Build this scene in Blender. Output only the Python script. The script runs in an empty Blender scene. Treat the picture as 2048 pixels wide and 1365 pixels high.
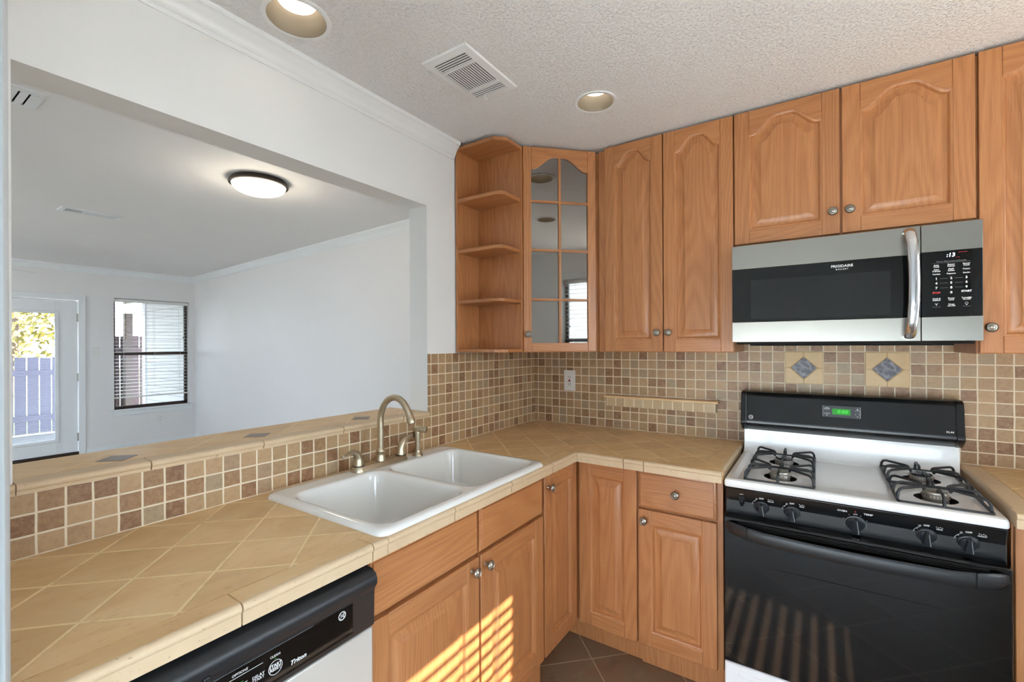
import bpy, bmesh, math, random
from mathutils import Vector, Matrix
random.seed(7)
S = bpy.context.scene
C = S.collection
PI = math.pi
R = math.radians

# ------------------------------------------------------------------ camera
cam_d = bpy.data.cameras.new('camera'); cam = bpy.data.objects.new('camera', cam_d); C.objects.link(cam)
F_PX, W_PX, H_PX = 910.84, 2048.0, 1365.0
cam_d.sensor_width = 36.0; cam_d.lens = F_PX / W_PX * 36.0
cam_d.shift_x = 0.0; cam_d.shift_y = (689.87 - 682.5) / W_PX
cam_d.clip_start = 0.02; cam_d.clip_end = 200
cam.location = (1.5285, -2.5443, 1.404)
cam.rotation_euler = (Matrix.Rotation(0.59039, 3, 'Z') @ Matrix.Rotation(PI/2, 3, 'X') @ Matrix.Rotation(-0.00486, 3, 'Z')).to_euler()
S.camera = cam

# ------------------------------------------------------------------ world, sun, exposure
wd = bpy.data.worlds.new('sky'); S.world = wd; wd.use_nodes = True
bg = wd.node_tree.nodes['Background']; bg.inputs[0].default_value = (0.71, 0.86, 1.0, 1); bg.inputs[1].default_value = 9.0
sun_d = bpy.data.lights.new('sun', 'SUN'); sun_d.energy = 32.0; sun_d.angle = R(0.55); sun_d.color = (1.0, 0.92, 0.80)
sun = bpy.data.objects.new('sun', sun_d); C.objects.link(sun); sun.location = (8, 2, 7)
sun.rotation_euler = Vector((-1.0, -0.19, -0.68)).to_track_quat('-Z', 'Y').to_euler()
S.view_settings.view_transform = 'Standard'; S.view_settings.look = 'None'
S.view_settings.exposure = 0.66; S.view_settings.gamma = 1.0
try: S.view_settings.use_curve_mapping = False
except Exception: pass
S.cycles.max_bounces = 10; S.cycles.diffuse_bounces = 6; S.cycles.glossy_bounces = 5
S.cycles.transparent_max_bounces = 16; S.cycles.sample_clamp_indirect = 6.0

# ------------------------------------------------------------------ colour + node helpers
def lin(c):
    c = c / 255.0
    return c/12.92 if c <= 0.04045 else ((c+0.055)/1.055)**2.4
def rgb(r, g, b): return (lin(r), lin(g), lin(b), 1.0)

class NT:
    def __init__(s, name):
        s.m = bpy.data.materials.new(name); s.m.use_nodes = True
        s.t = s.m.node_tree; s.b = s.t.nodes['Principled BSDF']; s.out = s.t.nodes['Material Output']
    def n(s, typ, **kw):
        nd = s.t.nodes.new(typ)
        for k, v in kw.items(): setattr(nd, k, v)
        return nd
    def put(s, sock, v):
        if isinstance(v, bpy.types.NodeSocket): s.t.links.new(v, sock)
        elif v is not None: sock.default_value = v
    def M(s, op, a, b=None, c=None, clamp=False):
        nd = s.n('ShaderNodeMath', operation=op); nd.use_clamp = clamp
        s.put(nd.inputs[0], a); s.put(nd.inputs[1], b); s.put(nd.inputs[2], c)
        return nd.outputs[0]
    def co(s):
        t = s.n('ShaderNodeTexCoord'); return t.outputs['Object']
    def world(s):
        return s.n('ShaderNodeNewGeometry').outputs['Position']
    def sep(s, v):
        x = s.n('ShaderNodeSeparateXYZ'); s.put(x.inputs[0], v); return x.outputs
    def comb(s, x, y, z):
        c = s.n('ShaderNodeCombineXYZ'); s.put(c.inputs[0], x); s.put(c.inputs[1], y); s.put(c.inputs[2], z); return c.outputs[0]
    def scale(s, v, sc):
        m = s.n('ShaderNodeVectorMath', operation='MULTIPLY'); s.put(m.inputs[0], v); m.inputs[1].default_value = sc; return m.outputs[0]
    def add(s, v, w):
        m = s.n('ShaderNodeVectorMath', operation='ADD'); s.put(m.inputs[0], v); s.put(m.inputs[1], w); return m.outputs[0]
    def noise(s, v, sc, det=2.0, rough=0.5, dist=0.0):
        nd = s.n('ShaderNodeTexNoise'); s.put(nd.inputs['Vector'], v); nd.inputs['Scale'].default_value = sc
        nd.inputs['Detail'].default_value = det; nd.inputs['Roughness'].default_value = rough; nd.inputs['Distortion'].default_value = dist
        return nd.outputs[0]
    def ramp(s, f, stops, interp='LINEAR'):
        r = s.n('ShaderNodeValToRGB'); r.color_ramp.interpolation = interp; e = r.color_ramp.elements
        while len(e) > 1: e.remove(e[-1])
        e[0].position, e[0].color = stops[0]
        for p, c in stops[1:]:
            k = e.new(p); k.color = c
        s.put(r.inputs[0], f); return r.outputs[0]
    def mix(s, f, a, b, mode='MIX'):
        m = s.n('ShaderNodeMix', data_type='RGBA', blend_type=mode)
        s.put(m.inputs['Factor'], f); s.put(m.inputs[6], a); s.put(m.inputs[7], b); return m.outputs[2]
    def white(s, v):
        w = s.n('ShaderNodeTexWhiteNoise', noise_dimensions='3D'); s.put(w.inputs[0], v); return w.outputs[0]
    def bump(s, h, strength=0.3, dist=0.002):
        b = s.n('ShaderNodeBump'); b.inputs['Strength'].default_value = strength; b.inputs['Distance'].default_value = dist
        s.put(b.inputs['Height'], h); s.t.links.new(b.outputs[0], s.b.inputs['Normal'])
    def set(s, **kw):
        mp = dict(col='Base Color', rough='Roughness', metal='Metallic', spec='Specular IOR Level', coat='Coat Weight', coatr='Coat Roughness',
                  emit='Emission Color', es='Emission Strength', aniso='Anisotropic', trans='Transmission Weight')
        for k, v in kw.items(): s.put(s.b.inputs[mp[k]], v)
        return s.m

def plain(name, c, rough=0.5, metal=0.0, **kw):
    n = NT(name); return n.set(col=rgb(*c), rough=rough, metal=metal, **kw)

def paint(name, c, rough=0.55, bump=0.08, bs=90):
    n = NT(name); v = n.co(); h = n.noise(v, bs, 3)
    n.bump(h, bump, 0.002)
    return n.set(col=n.mix(n.noise(v, 1.6, 2), rgb(*[x-3 for x in c]), rgb(*[min(255, x+2) for x in c])), rough=rough)

def popcorn(name, c):
    n = NT(name); v = n.co(); h = n.noise(v, 120, 3, 0.6)
    h = n.M('SMOOTH_MAX', h, 0.5, 0.08)
    n.bump(h, 1.0, 0.015)
    return n.set(col=rgb(*c), rough=0.9)

def oak(name, axis, base=(184, 124, 77), dark=(150, 92, 53), light=(198, 142, 94)):
    n = NT(name); oi = n.n('ShaderNodeObjectInfo')
    off = n.scale(n.comb(oi.outputs['Random'], oi.outputs['Random'], oi.outputs['Random']), (9.1, 5.3, 7.7))
    v = n.add(n.co(), off)
    k = {'x': (0.10, 1, 1), 'z': (1, 1, 0.10), 'y': (1, 0.1, 1)}[axis]
    kf = {'x': (0.022, 1, 1), 'z': (1, 1, 0.022), 'y': (1, 0.022, 1)}[axis]
    a = n.noise(n.scale(v, k), 5.5, 1.5, 0.4, 0.25)
    g = n.M('FRACT', n.M('MULTIPLY', a, 26.0))
    g = n.M('POWER', n.M('ABSOLUTE', n.M('SUBTRACT', g, 0.35)), 1.2)
    fine = n.noise(n.scale(v, kf), 330, 2, 0.6)
    med = n.noise(n.scale(v, kf), 70, 2, 0.6)
    broad = n.noise(n.scale(v, k), 3.0, 1)
    c = n.ramp(g, [(0.0, rgb(*dark)), (0.22, rgb(*base)), (0.6, rgb(*light))])
    c = n.mix(0.70, c, rgb(*base))
    c = n.mix(n.M('MULTIPLY', n.M('SUBTRACT', fine, 0.50, clamp=True), 2.6, clamp=True), c, rgb(*dark))
    c = n.mix(n.M('MULTIPLY', n.M('SUBTRACT', med, 0.5, clamp=True), 1.0, clamp=True), c, rgb(*light))
    hs = n.n('ShaderNodeHueSaturation'); n.put(hs.inputs['Color'], c)
    n.put(hs.inputs['Value'], n.M('ADD', n.M('MULTIPLY', n.M('ADD', broad, oi.outputs['Random']), 0.10), 0.90))
    n.bump(n.M('ADD', g, fine), 0.06, 0.001)
    return n.set(col=hs.outputs[0], rough=0.36, coat=0.25, coatr=0.25)

def mosaic(name, axis, u0, p=0.0508, z0=0.914, pz=0.0500, light=0.0):
    n = NT(name); v = n.world(); x, y, z = n.sep(v)
    u = n.M('DIVIDE', n.M('SUBTRACT', {'x': x, 'y': y}[axis], u0), p)
    w = n.M('DIVIDE', n.M('SUBTRACT', z, z0), pz)
    # slight irregularity of the grid
    wob = n.noise(v, 14, 1)
    u = n.M('ADD', u, n.M('MULTIPLY', n.M('SUBTRACT', wob, 0.5), 0.05)); w = n.M('ADD', w, n.M('MULTIPLY', n.M('SUBTRACT', wob, 0.5), 0.05))
    fu, fw = n.M('FRACT', u), n.M('FRACT', w)
    d = n.M('MINIMUM', n.M('MINIMUM', fu, n.M('SUBTRACT', 1.0, fu)), n.M('MINIMUM', fw, n.M('SUBTRACT', 1.0, fw)))
    mask = n.n('ShaderNodeMapRange', interpolation_type='SMOOTHSTEP'); n.put(mask.inputs[0], d)
    mask.inputs[1].default_value = 0.035; mask.inputs[2].default_value = 0.065
    mk = mask.outputs[0]
    cell = n.comb(n.M('FLOOR', u), n.M('FLOOR', w), 0.37)
    r = n.white(cell)
    c = n.ramp(r, [(0.0, rgb(168, 136, 100)), (0.16, rgb(180, 148, 110)), (0.34, rgb(152, 116, 82)), (0.50, rgb(172, 142, 104)), (0.62, rgb(141, 103, 73)),
                   (0.74, rgb(160, 132, 104)), (0.84, rgb(130, 92, 64)), (0.93, rgb(162, 142, 114))], 'CONSTANT')
    sp = n.noise(n.add(v, n.scale(cell, (3.1, 1.7, 0))), 75, 5, 0.7)
    c = n.mix(n.M('MULTIPLY', n.M('SUBTRACT', sp, 0.42, clamp=True), 1.7, clamp=True), c, rgb(196, 166, 126))
    c = n.mix(n.M('MULTIPLY', n.M('SUBTRACT', 0.45, sp, clamp=True), 2.0, clamp=True), c, rgb(128, 96, 68))
    if light: c = n.mix(light, c, rgb(206, 182, 144))
    c = n.mix(mk, n.mix(n.noise(v, 30, 2), rgb(228, 213, 186), rgb(238, 225, 200)), c)
    n.bump(n.M('ADD', n.M('MULTIPLY', mk, 1.0), n.M('MULTIPLY', sp, 0.25)), 0.45, 0.003)
    return n.set(col=c, rough=n.M('ADD', 0.62, n.M('MULTIPLY', mk, -0.22)))

def travertine(n, v, kx=(1, 1, 1)):
    a = n.noise(n.scale(v, kx), 9, 4, 0.6, 0.6)
    b = n.noise(n.scale(v, tuple(k*0.9 for k in kx)), 60, 4, 0.7)
    c = n.ramp(a, [(0.25, rgb(211, 172, 120)), (0.5, rgb(223, 187, 135)), (0.72, rgb(231, 200, 153))])
    c = n.mix(n.M('MULTIPLY', n.M('SUBTRACT', 0.42, b, clamp=True), 2.4, clamp=True), c, rgb(178, 136, 88))
    return c, b

def counter_tile(name, p=0.1555, a1=-1.317, b1=1.783, a2=-0.178, b2=0.622, ysplit=-1.3, gw=0.022):
    n = NT(name); v = n.world(); x, y, z = n.sep(v)
    a = n.M('MULTIPLY', n.M('ADD', x, y), 0.70711); b = n.M('MULTIPLY', n.M('SUBTRACT', x, y), 0.70711)
    sel = n.M('GREATER_THAN', y, ysplit)
    ao = n.M('ADD', a1, n.M('MULTIPLY', sel, a2-a1)); bo = n.M('ADD', b1, n.M('MULTIPLY', sel, b2-b1))
    u = n.M('DIVIDE', n.M('SUBTRACT', a, ao), p); w = n.M('DIVIDE', n.M('SUBTRACT', b, bo), p)
    wob = n.noise(v, 9, 2)
    wv = n.M('MULTIPLY', n.M('SUBTRACT', wob, 0.5), 0.03)
    u = n.M('ADD', u, wv); w = n.M('ADD', w, wv)
    fu, fw = n.M('FRACT', u), n.M('FRACT', w)
    d = n.M('MINIMUM', n.M('MINIMUM', fu, n.M('SUBTRACT', 1.0, fu)), n.M('MINIMUM', fw, n.M('SUBTRACT', 1.0, fw)))
    mk = n.n('ShaderNodeMapRange', interpolation_type='SMOOTHSTEP'); n.put(mk.inputs[0], d)
    mk.inputs[1].default_value = gw*0.7; mk.inputs[2].default_value = gw*1.25; mk = mk.outputs[0]
    cell = n.comb(n.M('FLOOR', u), n.M('FLOOR', w), 0.2)
    c, sp = travertine(n, n.add(v, n.scale(cell, (2.3, 1.9, 0))), (1, 0.55, 1))
    hs = n.n('ShaderNodeHueSaturation'); n.put(hs.inputs['Color'], c); n.put(hs.inputs['Value'], n.M('ADD', 0.93, n.M('MULTIPLY', n.white(cell), 0.1)))
    gr = n.mix(n.M('MULTIPLY', n.M('SUBTRACT', n.noise(v, 26, 3), 0.56, clamp=True), 4.0, clamp=True), rgb(242, 216, 166), rgb(196, 160, 112))
    n.bump(n.M('ADD', mk, n.M('MULTIPLY', sp, 0.12)), 0.35, 0.0025)
    return n.set(col=n.mix(mk, gr, hs.outputs[0]), rough=0.42)

def edge_tile(name):
    n = NT(name); v = n.co(); x, y, z = n.sep(v)
    c, sp = travertine(n, v, (1, 0.7, 1))
    c = n.mix(0.55, c, rgb(204, 188, 166))
    pit = n.M('MULTIPLY', n.M('SUBTRACT', n.noise(v, 120, 2, 0.6), 0.66, clamp=True), 9.0, clamp=True)
    c = n.mix(n.M('MULTIPLY', pit, 0.7), c, rgb(120, 98, 74))
    n.bump(sp, 0.12, 0.002)
    return n.set(col=c, rough=0.48)

def slate_floor(name, p=0.335, a0=0.0184, b0=0.953):
    n = NT(name); v = n.co(); x, y, z = n.sep(v)
    u = n.M('DIVIDE', n.M('SUBTRACT', n.M('MULTIPLY', n.M('ADD', x, y), 0.70711), a0), p)
    w = n.M('DIVIDE', n.M('SUBTRACT', n.M('MULTIPLY', n.M('SUBTRACT', x, y), 0.70711), b0), p)
    fu, fw = n.M('FRACT', u), n.M('FRACT', w)
    d = n.M('MINIMUM', n.M('MINIMUM', fu, n.M('SUBTRACT', 1.0, fu)), n.M('MINIMUM', fw, n.M('SUBTRACT', 1.0, fw)))
    mk = n.n('ShaderNodeMapRange', interpolation_type='SMOOTHSTEP'); n.put(mk.inputs[0], d)
    mk.inputs[1].default_value = 0.006; mk.inputs[2].default_value = 0.012; mk = mk.outputs[0]
    cell = n.comb(n.M('FLOOR', u), n.M('FLOOR', w), 0.1)
    vv = n.add(v, n.scale(cell, (3.3, 2.1, 0)))
    a = n.noise(vv, 6, 6, 0.62, 0.8); b = n.noise(vv, 17, 5, 0.6, 0.5)
    c = n.ramp(a, [(0.25, rgb(104, 84, 68)), (0.45, rgb(134, 108, 86)), (0.6, rgb(128, 112, 92)), (0.75, rgb(150, 122, 96))])
    c = n.mix(n.M('MULTIPLY', n.M('SUBTRACT', b, 0.5, clamp=True), 1.6, clamp=True), c, rgb(128, 82, 60))
    n.bump(n.M('ADD', mk, n.M('MULTIPLY', a, 0.5)), 0.3, 0.004)
    return n.set(col=n.mix(mk, rgb(176, 158, 132), c), rough=0.45)

def steel(name, c=(196, 194, 188), rough=0.28, axis='z'):
    n = NT(name); v = n.co(); k = {'z': (1, 1, 0.004), 'x': (0.004, 1, 1)}[axis]
    f = n.noise(n.scale(v, k), 420, 2, 0.6)
    return n.set(col=rgb(*c), metal=1.0, rough=rough)

def glass(name, tint=(1, 1, 1, 1), ior=1.45):
    n = NT(name); t = n.n('ShaderNodeBsdfTransparent'); t.inputs[0].default_value = tint
    g = n.n('ShaderNodeBsdfGlossy'); g.inputs['Roughness'].default_value = 0.0
    fr = n.n('ShaderNodeFresnel'); fr.inputs[0].default_value = ior
    m = n.n('ShaderNodeMixShader'); n.put(m.inputs[0], fr.outputs[0]); n.put(m.inputs[1], t.outputs[0]); n.put(m.inputs[2], g.outputs[0])
    n.t.links.new(m.outputs[0], n.out.inputs[0]); return n.m

def emit(name, c, s):
    n = NT(name); return n.set(col=rgb(*c), emit=rgb(*c), es=s, rough=0.5)

def black_gloss(name, c=(9, 10, 11), rough=0.03, speck=True):
    n = NT(name); v = n.co()
    sm = n.noise(v, 7, 4, 0.6)
    n.set(col=rgb(*c), rough=n.M('ADD', rough, n.M('MULTIPLY', n.M('SUBTRACT', sm, 0.5, clamp=True), 0.1)), spec=0.5)
    return n.m

def foliage_mat(name, c1, c2):
    n = NT(name); oi = n.n('ShaderNodeObjectInfo'); v = n.co()
    return n.set(col=n.mix(n.noise(v, 4, 2), rgb(*c1), rgb(*c2)), rough=0.7)

M = dict(
    wall=paint('white_wall_paint', (238, 240, 240)), wall_l=paint('soft_white_wall_paint', (236, 234, 234)),
    trim=paint('gloss_white_trim', (238, 241, 243), 0.35, 0.03), ceil=popcorn('popcorn_ceiling', (240, 241, 242)),
    ceil_l=paint('smooth_ceiling_paint', (238, 237, 237), 0.7), oak_v=oak('oak_vertical_grain', 'z'), oak_h=oak('oak_horizontal_grain', 'x'),
    oak_y=oak('oak_depth_grain', 'y'), mos_b=mosaic('mosaic_tile_rear', 'x', 0.0273), mos_l=mosaic('mosaic_tile_side', 'y', -0.9575),
    ctr=counter_tile('diagonal_travertine'), edge=edge_tile('bullnose_travertine'), grout=paint('sand_grout', (205, 176, 132), 0.8),
    floor=slate_floor('slate_floor_tile'), carpet=paint('beige_carpet', (172, 158, 142), 0.95, 0.6, 300),
    steel=steel('brushed_steel', (160, 158, 152), 0.27), dw_steel=plain('pale_brushed_steel', (214, 214, 210), 0.4, 0.45), nickel=plain('brushed_nickel', (198, 186, 162), 0.36, 1.0),
    knob=plain('antique_pewter', (172, 168, 160), 0.33, 1.0), chrome=plain('bright_chrome', (215, 218, 222), 0.12, 1.0),
    blackg=black_gloss('black_glass'), black=plain('black_enamel', (20, 22, 25), 0.22), blackm=plain('satin_black_plastic', (30, 33, 37), 0.38),
    iron=plain('grey_black_iron', (44, 47, 52), 0.42), dark=plain('dark_recess', (10, 10, 11), 0.8),
    enamel=plain('white_enamel', (240, 241, 242), 0.16, coat=0.4), porcelain=plain('white_porcelain', (236, 236, 233), 0.1, coat=0.5),
    white=plain('white_plastic', (232, 232, 228), 0.35), ink=plain('white_ink', (226, 226, 226), 0.5), ink2=plain('grey_ink', (140, 142, 145), 0.5),
    red=plain('red_ink', (214, 44, 48), 0.5), digit=emit('white_digits', (236, 240, 255), 1.3), green=emit('green_screen', (24, 140, 26), 0.18),
    greend=emit('green_digits', (70, 210, 60), 0.5), win=glass('clear_window_glass'),
    mirror=plain('grey_cabinet_glass', (150, 148, 146), 0.03, 1.0), bulb=emit('warm_bulb', (255, 240, 218), 3.0), dome=emit('frosted_dome', (255, 240, 214), 1.7),
    baffle=plain('ribbed_can_baffle', (120, 112, 98), 0.45), bronze=plain('dark_bronze', (58, 48, 40), 0.4, 0.5), brown=plain('bronze_sash', (70, 54, 46), 0.45),
    alu=plain('burner_aluminium', (196, 192, 184), 0.35, 0.85), blue=None,
)
def medallion(name):
    n = NT(name); v = n.co(); x, y, z = n.sep(v)
    vo = n.n('ShaderNodeTexVoronoi', feature='SMOOTH_F1'); n.put(vo.inputs['Vector'], v); vo.inputs['Scale'].default_value = 62
    f = n.M('ADD', n.M('MULTIPLY', vo.outputs[0], 0.9), n.M('MULTIPLY', n.noise(v, 170, 3), 0.5))
    c = n.ramp(f, [(0.36, rgb(70, 70, 82)), (0.55, rgb(92, 91, 104)), (0.75, rgb(140, 138, 144))])
    n.bump(f, 0.3, 0.002); return n.set(col=c, rough=0.4)
M['knobblack'] = plain('grey_black_knob', (40, 43, 48), 0.3)
def border_stone(name):
    n = NT(name); v = n.co(); c, sp = travertine(n, v, (1, 0.5, 1)); n.bump(sp, 0.12, 0.002); return n.set(col=c, rough=0.42)
M['brd'] = border_stone('travertine_border')
M['taupe'] = paint('taupe_stone_insert', (128, 114, 102), 0.4, 0.2, 60)
M['gravel'] = paint('pale_gravel', (196, 194, 188), 0.9)
M['blue'] = medallion('slate_blue_medallion')
def beige_tile(name):
    n = NT(name); v = n.co(); c, sp = travertine(n, v); c = n.mix(0.35, c, rgb(196, 178, 142)); n.bump(sp, 0.15, 0.002); return n.set(col=c, rough=0.45)
M['beige'] = beige_tile('beige_stone_tile')

# ------------------------------------------------------------------ mesh helpers
MAT = {}
def reg(o, parent, mtx):
    MAT[o.name] = (MAT[parent.name] if parent else Matrix.Identity(4)) @ mtx
class MB:
    def __init__(s, T=None): s.v = []; s.f = []; s.mi = []; s.T = T
    def _add(s, vs, fs, mi=0):
        k = len(s.v)
        s.v += [Vector(p) if s.T is None else s.T @ Vector(p) for p in vs]
        s.f += [tuple(i+k for i in f) for f in fs]; s.mi += [mi]*len(fs); return s
    def box(s, x0, x1, y0, y1, z0, z1, mi=0):
        x0, x1 = min(x0, x1), max(x0, x1); y0, y1 = min(y0, y1), max(y0, y1); z0, z1 = min(z0, z1), max(z0, z1)
        vs = [(x0,y0,z0),(x1,y0,z0),(x1,y1,z0),(x0,y1,z0),(x0,y0,z1),(x1,y0,z1),(x1,y1,z1),(x0,y1,z1)]
        return s._add(vs, [(0,3,2,1),(4,5,6,7),(0,1,5,4),(1,2,6,5),(2,3,7,6),(3,0,4,7)], mi)
    def prism(s, poly, ax, d0, d1, mi=0):
        # poly of 2-D points; ax = axis of extrusion
        f = {'x': lambda a, b, d: (d, a, b), 'y': lambda a, b, d: (a, d, b), 'z': lambda a, b, d: (a, b, d)}[ax]
        n = len(poly); vs = [f(a, b, d0) for a, b in poly] + [f(a, b, d1) for a, b in poly]
        fs = [tuple(range(n)), tuple(range(2*n-1, n-1, -1))] + [(i, i+n, (i+1) % n+n, (i+1) % n) for i in range(n)]
        return s._add(vs, fs, mi)
    def loops(s, Ls, cap0=False, cap1=False, closed=True, mi=0):
        n = len(Ls[0]); vs = [p for L in Ls for p in L]; fs = []
        for k in range(len(Ls)-1):
            for i in range(n if closed else n-1):
                j = (i+1) % n; fs.append((k*n+i, k*n+j, (k+1)*n+j, (k+1)*n+i))
        if cap0: fs.append(tuple(range(n-1, -1, -1)))
        if cap1: fs.append(tuple(range((len(Ls)-1)*n, len(Ls)*n)))
        return s._add(vs, fs, mi)
    def lathe(s, prof, c, ax='z', seg=28, cap0=True, cap1=True, mi=0):
        c = Vector(c); B = {'z': (Vector((1,0,0)), Vector((0,1,0)), Vector((0,0,1))), '-y': (Vector((1,0,0)), Vector((0,0,1)), Vector((0,-1,0))),
                            'x': (Vector((0,1,0)), Vector((0,0,1)), Vector((1,0,0)))}[ax]
        Ls = [[c + B[0]*(r*math.cos(2*PI*i/seg)) + B[1]*(r*math.sin(2*PI*i/seg)) + B[2]*h for i in range(seg)] for r, h in prof]
        return s.loops(Ls, cap0, cap1, mi=mi)
    def tube(s, pts, r, seg=10, closed=False, mi=0):
        P = [Vector(p) for p in pts]; n = len(P); rr = r if isinstance(r, (list, tuple)) else [r]*n
        tan = []
        for i in range(n):
            if closed: t = P[(i+1) % n] - P[i-1]
            else: t = P[min(i+1, n-1)] - P[max(i-1, 0)]
            tan.append(t.normalized())
        up = Vector((0,0,1)) if abs(tan[0].z) < 0.9 else Vector((1,0,0))
        N = (up - tan[0]*up.dot(tan[0])).normalized(); Ls = []
        for i in range(n):
            N = (N - tan[i]*N.dot(tan[i])).normalized(); Bn = tan[i].cross(N)
            Ls.append([P[i] + (N*math.cos(2*PI*k/seg) + Bn*math.sin(2*PI*k/seg))*rr[i] for k in range(seg)])
        if closed: Ls.append(Ls[0])
        return s.loops(Ls, not closed, not closed, mi=mi)
    def text(s, body, size, pos, face='-y', align='CENTER', mi=0, ext=0.0002, shear=0.0, sx=1.0, rot=0.0, bold=0.0):
        cu = bpy.data.curves.new('t', 'FONT'); cu.body = body; cu.size = size; cu.align_x = align; cu.align_y = 'CENTER'
        cu.extrude = ext; cu.shear = shear; cu.resolution_u = 2; cu.offset = bold; cu.space_line = 0.85
        ob = bpy.data.objects.new('t', cu); C.objects.link(ob); bpy.context.view_layer.update()
        me = ob.evaluated_get(bpy.context.evaluated_depsgraph_get()).to_mesh()
        A = Matrix.Translation(pos) @ (Matrix.Rotation(PI/2, 4, 'X') if face == '-y' else Matrix.Identity(4)) @ Matrix.Rotation(rot, 4, 'Z') @ Matrix.Diagonal((sx, 1, 1, 1))
        vs = [A @ v.co for v in me.vertices]; fs = [tuple(p.vertices) for p in me.polygons]
        s._add(vs, fs, mi); bpy.data.objects.remove(ob); bpy.data.curves.remove(cu); return s
    def build(s, name, mats, parent=None, bevel=0.0, smooth=35, seg=2, world=False, sub=0):
        me = bpy.data.meshes.new(name); vs = s.v
        if parent and world:
            inv = MAT[parent.name].inverted(); vs = [inv @ v for v in vs]
        me.from_pydata([tuple(v) for v in vs], [], s.f)
        mats = mats if isinstance(mats, (list, tuple)) else [mats]
        for m in mats: me.materials.append(m)
        me.polygons.foreach_set('material_index', s.mi)
        bm = bmesh.new(); bm.from_mesh(me); bmesh.ops.recalc_face_normals(bm, faces=bm.faces); bm.to_mesh(me); bm.free()
        if smooth:
            me.polygons.foreach_set('use_smooth', [True]*len(me.polygons)); me.set_sharp_from_angle(angle=R(smooth))
        me.update()
        o = bpy.data.objects.new(name, me); C.objects.link(o)
        if parent: o.parent = parent
        reg(o, parent, Matrix.Identity(4))
        if bevel:
            b = o.modifiers.new('bevel', 'BEVEL'); b.width = bevel; b.segments = seg; b.limit_method = 'ANGLE'; b.angle_limit = R(40); b.harden_normals = False
        if sub:
            u = o.modifiers.new('sub', 'SUBSURF'); u.levels = sub; u.render_levels = sub
        return o

def tag(o, label, cat, group=None):
    o['label'] = label; o['category'] = cat
    if group: o['group'] = group
    return o
def thing(name, label, cat, loc=(0,0,0), rz=0.0, group=None):
    o = bpy.data.objects.new(name, None); C.objects.link(o); o.location = loc; o.rotation_euler = (0,0,rz); o.empty_display_size = 0.1
    reg(o, None, Matrix.Translation(loc) @ Matrix.Rotation(rz, 4, 'Z'))
    return tag(o, label, cat, group)
def struct(o): o['kind'] = 'structure'; return o

def arc(cx, cy, r, a0, a1, n): return [(cx + r*math.cos(R(a0+(a1-a0)*i/n)), cy + r*math.sin(R(a0+(a1-a0)*i/n))) for i in range(n+1)]
def rrect(x0, x1, y0, y1, r, n=6):
    return arc(x1-r, y1-r, r, 0, 90, n) + arc(x0+r, y1-r, r, 90, 180, n) + arc(x0+r, y0+r, r, 180, 270, n) + arc(x1-r, y0+r, r, 270, 360, n)

# ------------------------------------------------------------------ structure: kitchen + living room shell
ZC = 2.425; XR = 2.85; YK = -4.8; XF = -6.2
def sbox(name, mat, *bx):
    m = MB()
    for b in bx: m.box(*b)
    return struct(m.build(name, mat, smooth=0))
sbox('floor', M['floor'], (-0.06, XR+0.1, -3.4, 0.05, -0.06, 0))
sbox('floor_bounce', paint('pale_bounce_floor', (226, 224, 220), 0.6), (-0.06, XR+0.1, YK, -3.4, -0.06, 0))  # unseen pale floor, added to bounce daylight up to the ceiling
sbox('floor_living', M['carpet'], (XF, -0.06, -5.2, 0.6, -0.06, 0))
sbox('ceiling', M['ceil'], (-0.06, XR+0.1, YK, 0.05, ZC, ZC+0.08))
sbox('ceiling_living', M['ceil_l'], (XF-0.1, -0.06, -5.2, 0.7, ZC, ZC+0.08))
sbox('wall_back', M['wall'], (0, XR, 0.006, 0.12, 0, ZC))
OP = (-2.315, -0.975)
sbox('wall_left', M['wall'], (-0.122, -0.006, OP[0], OP[1], 2.066, ZC), (-0.122, -0.006, OP[1], 0.12, 0, ZC), (-0.122, -0.006, -2.70, OP[0], 0, ZC), (-0.122, -0.006, YK, -2.70, 2.1, ZC), (-0.122, -0.006, OP[0], OP[1], 0, 1.062))
# tiled backsplash, a thin skin on the two walls and the knee wall
m = MB(); m.box(-0.006, 0, OP[1], 0, 0.9, 1.362); m.box(-0.006, 0, -2.42, OP[1], 0.9, 1.064)
struct(m.build('trim_1', M['mos_l'], smooth=0))
m = MB(); m.box(0, XR, 0, 0.006, 0.9, 1.45)
struct(m.build('trim_2', M['mos_b'], smooth=0))
# right wall with the blind window seen in the cabinet glass, and an unseen door opening added for daylight
KW = (-1.70, -0.68, 0.78, 2.12); PD = (-4.55, -2.75, 0.0, 2.05)
sbox('wall_right', M['wall'], (XR, XR+0.14, KW[1], 0.12, 0, ZC), (XR, XR+0.14, KW[0], KW[1], 0, KW[2]), (XR, XR+0.14, KW[0], KW[1], KW[3], ZC),
     (XR, XR+0.14, PD[1], KW[0], 0, ZC), (XR, XR+0.14, PD[0], PD[1], PD[3], ZC), (XR, XR+0.14, YK, PD[0], 0, ZC))
sbox('wall_rear', M['wall'], (-0.12, XR+0.14, YK-0.12, YK, 1.35, ZC), (-0.12, 0.1, YK-0.12, YK, 0, 1.35), (2.75, XR+0.14, YK-0.12, YK, 0, 1.35))
# wall end the camera looks past
m = MB(); m.box(0, 0.70, -2.545, -2.4235, 0, ZC)
struct(m.build('wall_stub', M['wall'], bevel=0.003, smooth=0))
m = MB(); m.prism([(0.70, -2.4235), (0.712, -2.4245), (0.718, -2.430), (0.712, -2.434), (0.722, -2.438), (0.722, -2.535), (0.70, -2.535)], 'z', 0, ZC)
struct(m.build('trim_3', paint('pale_grey_casing', (198, 202, 203), 0.4), smooth=50))
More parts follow.
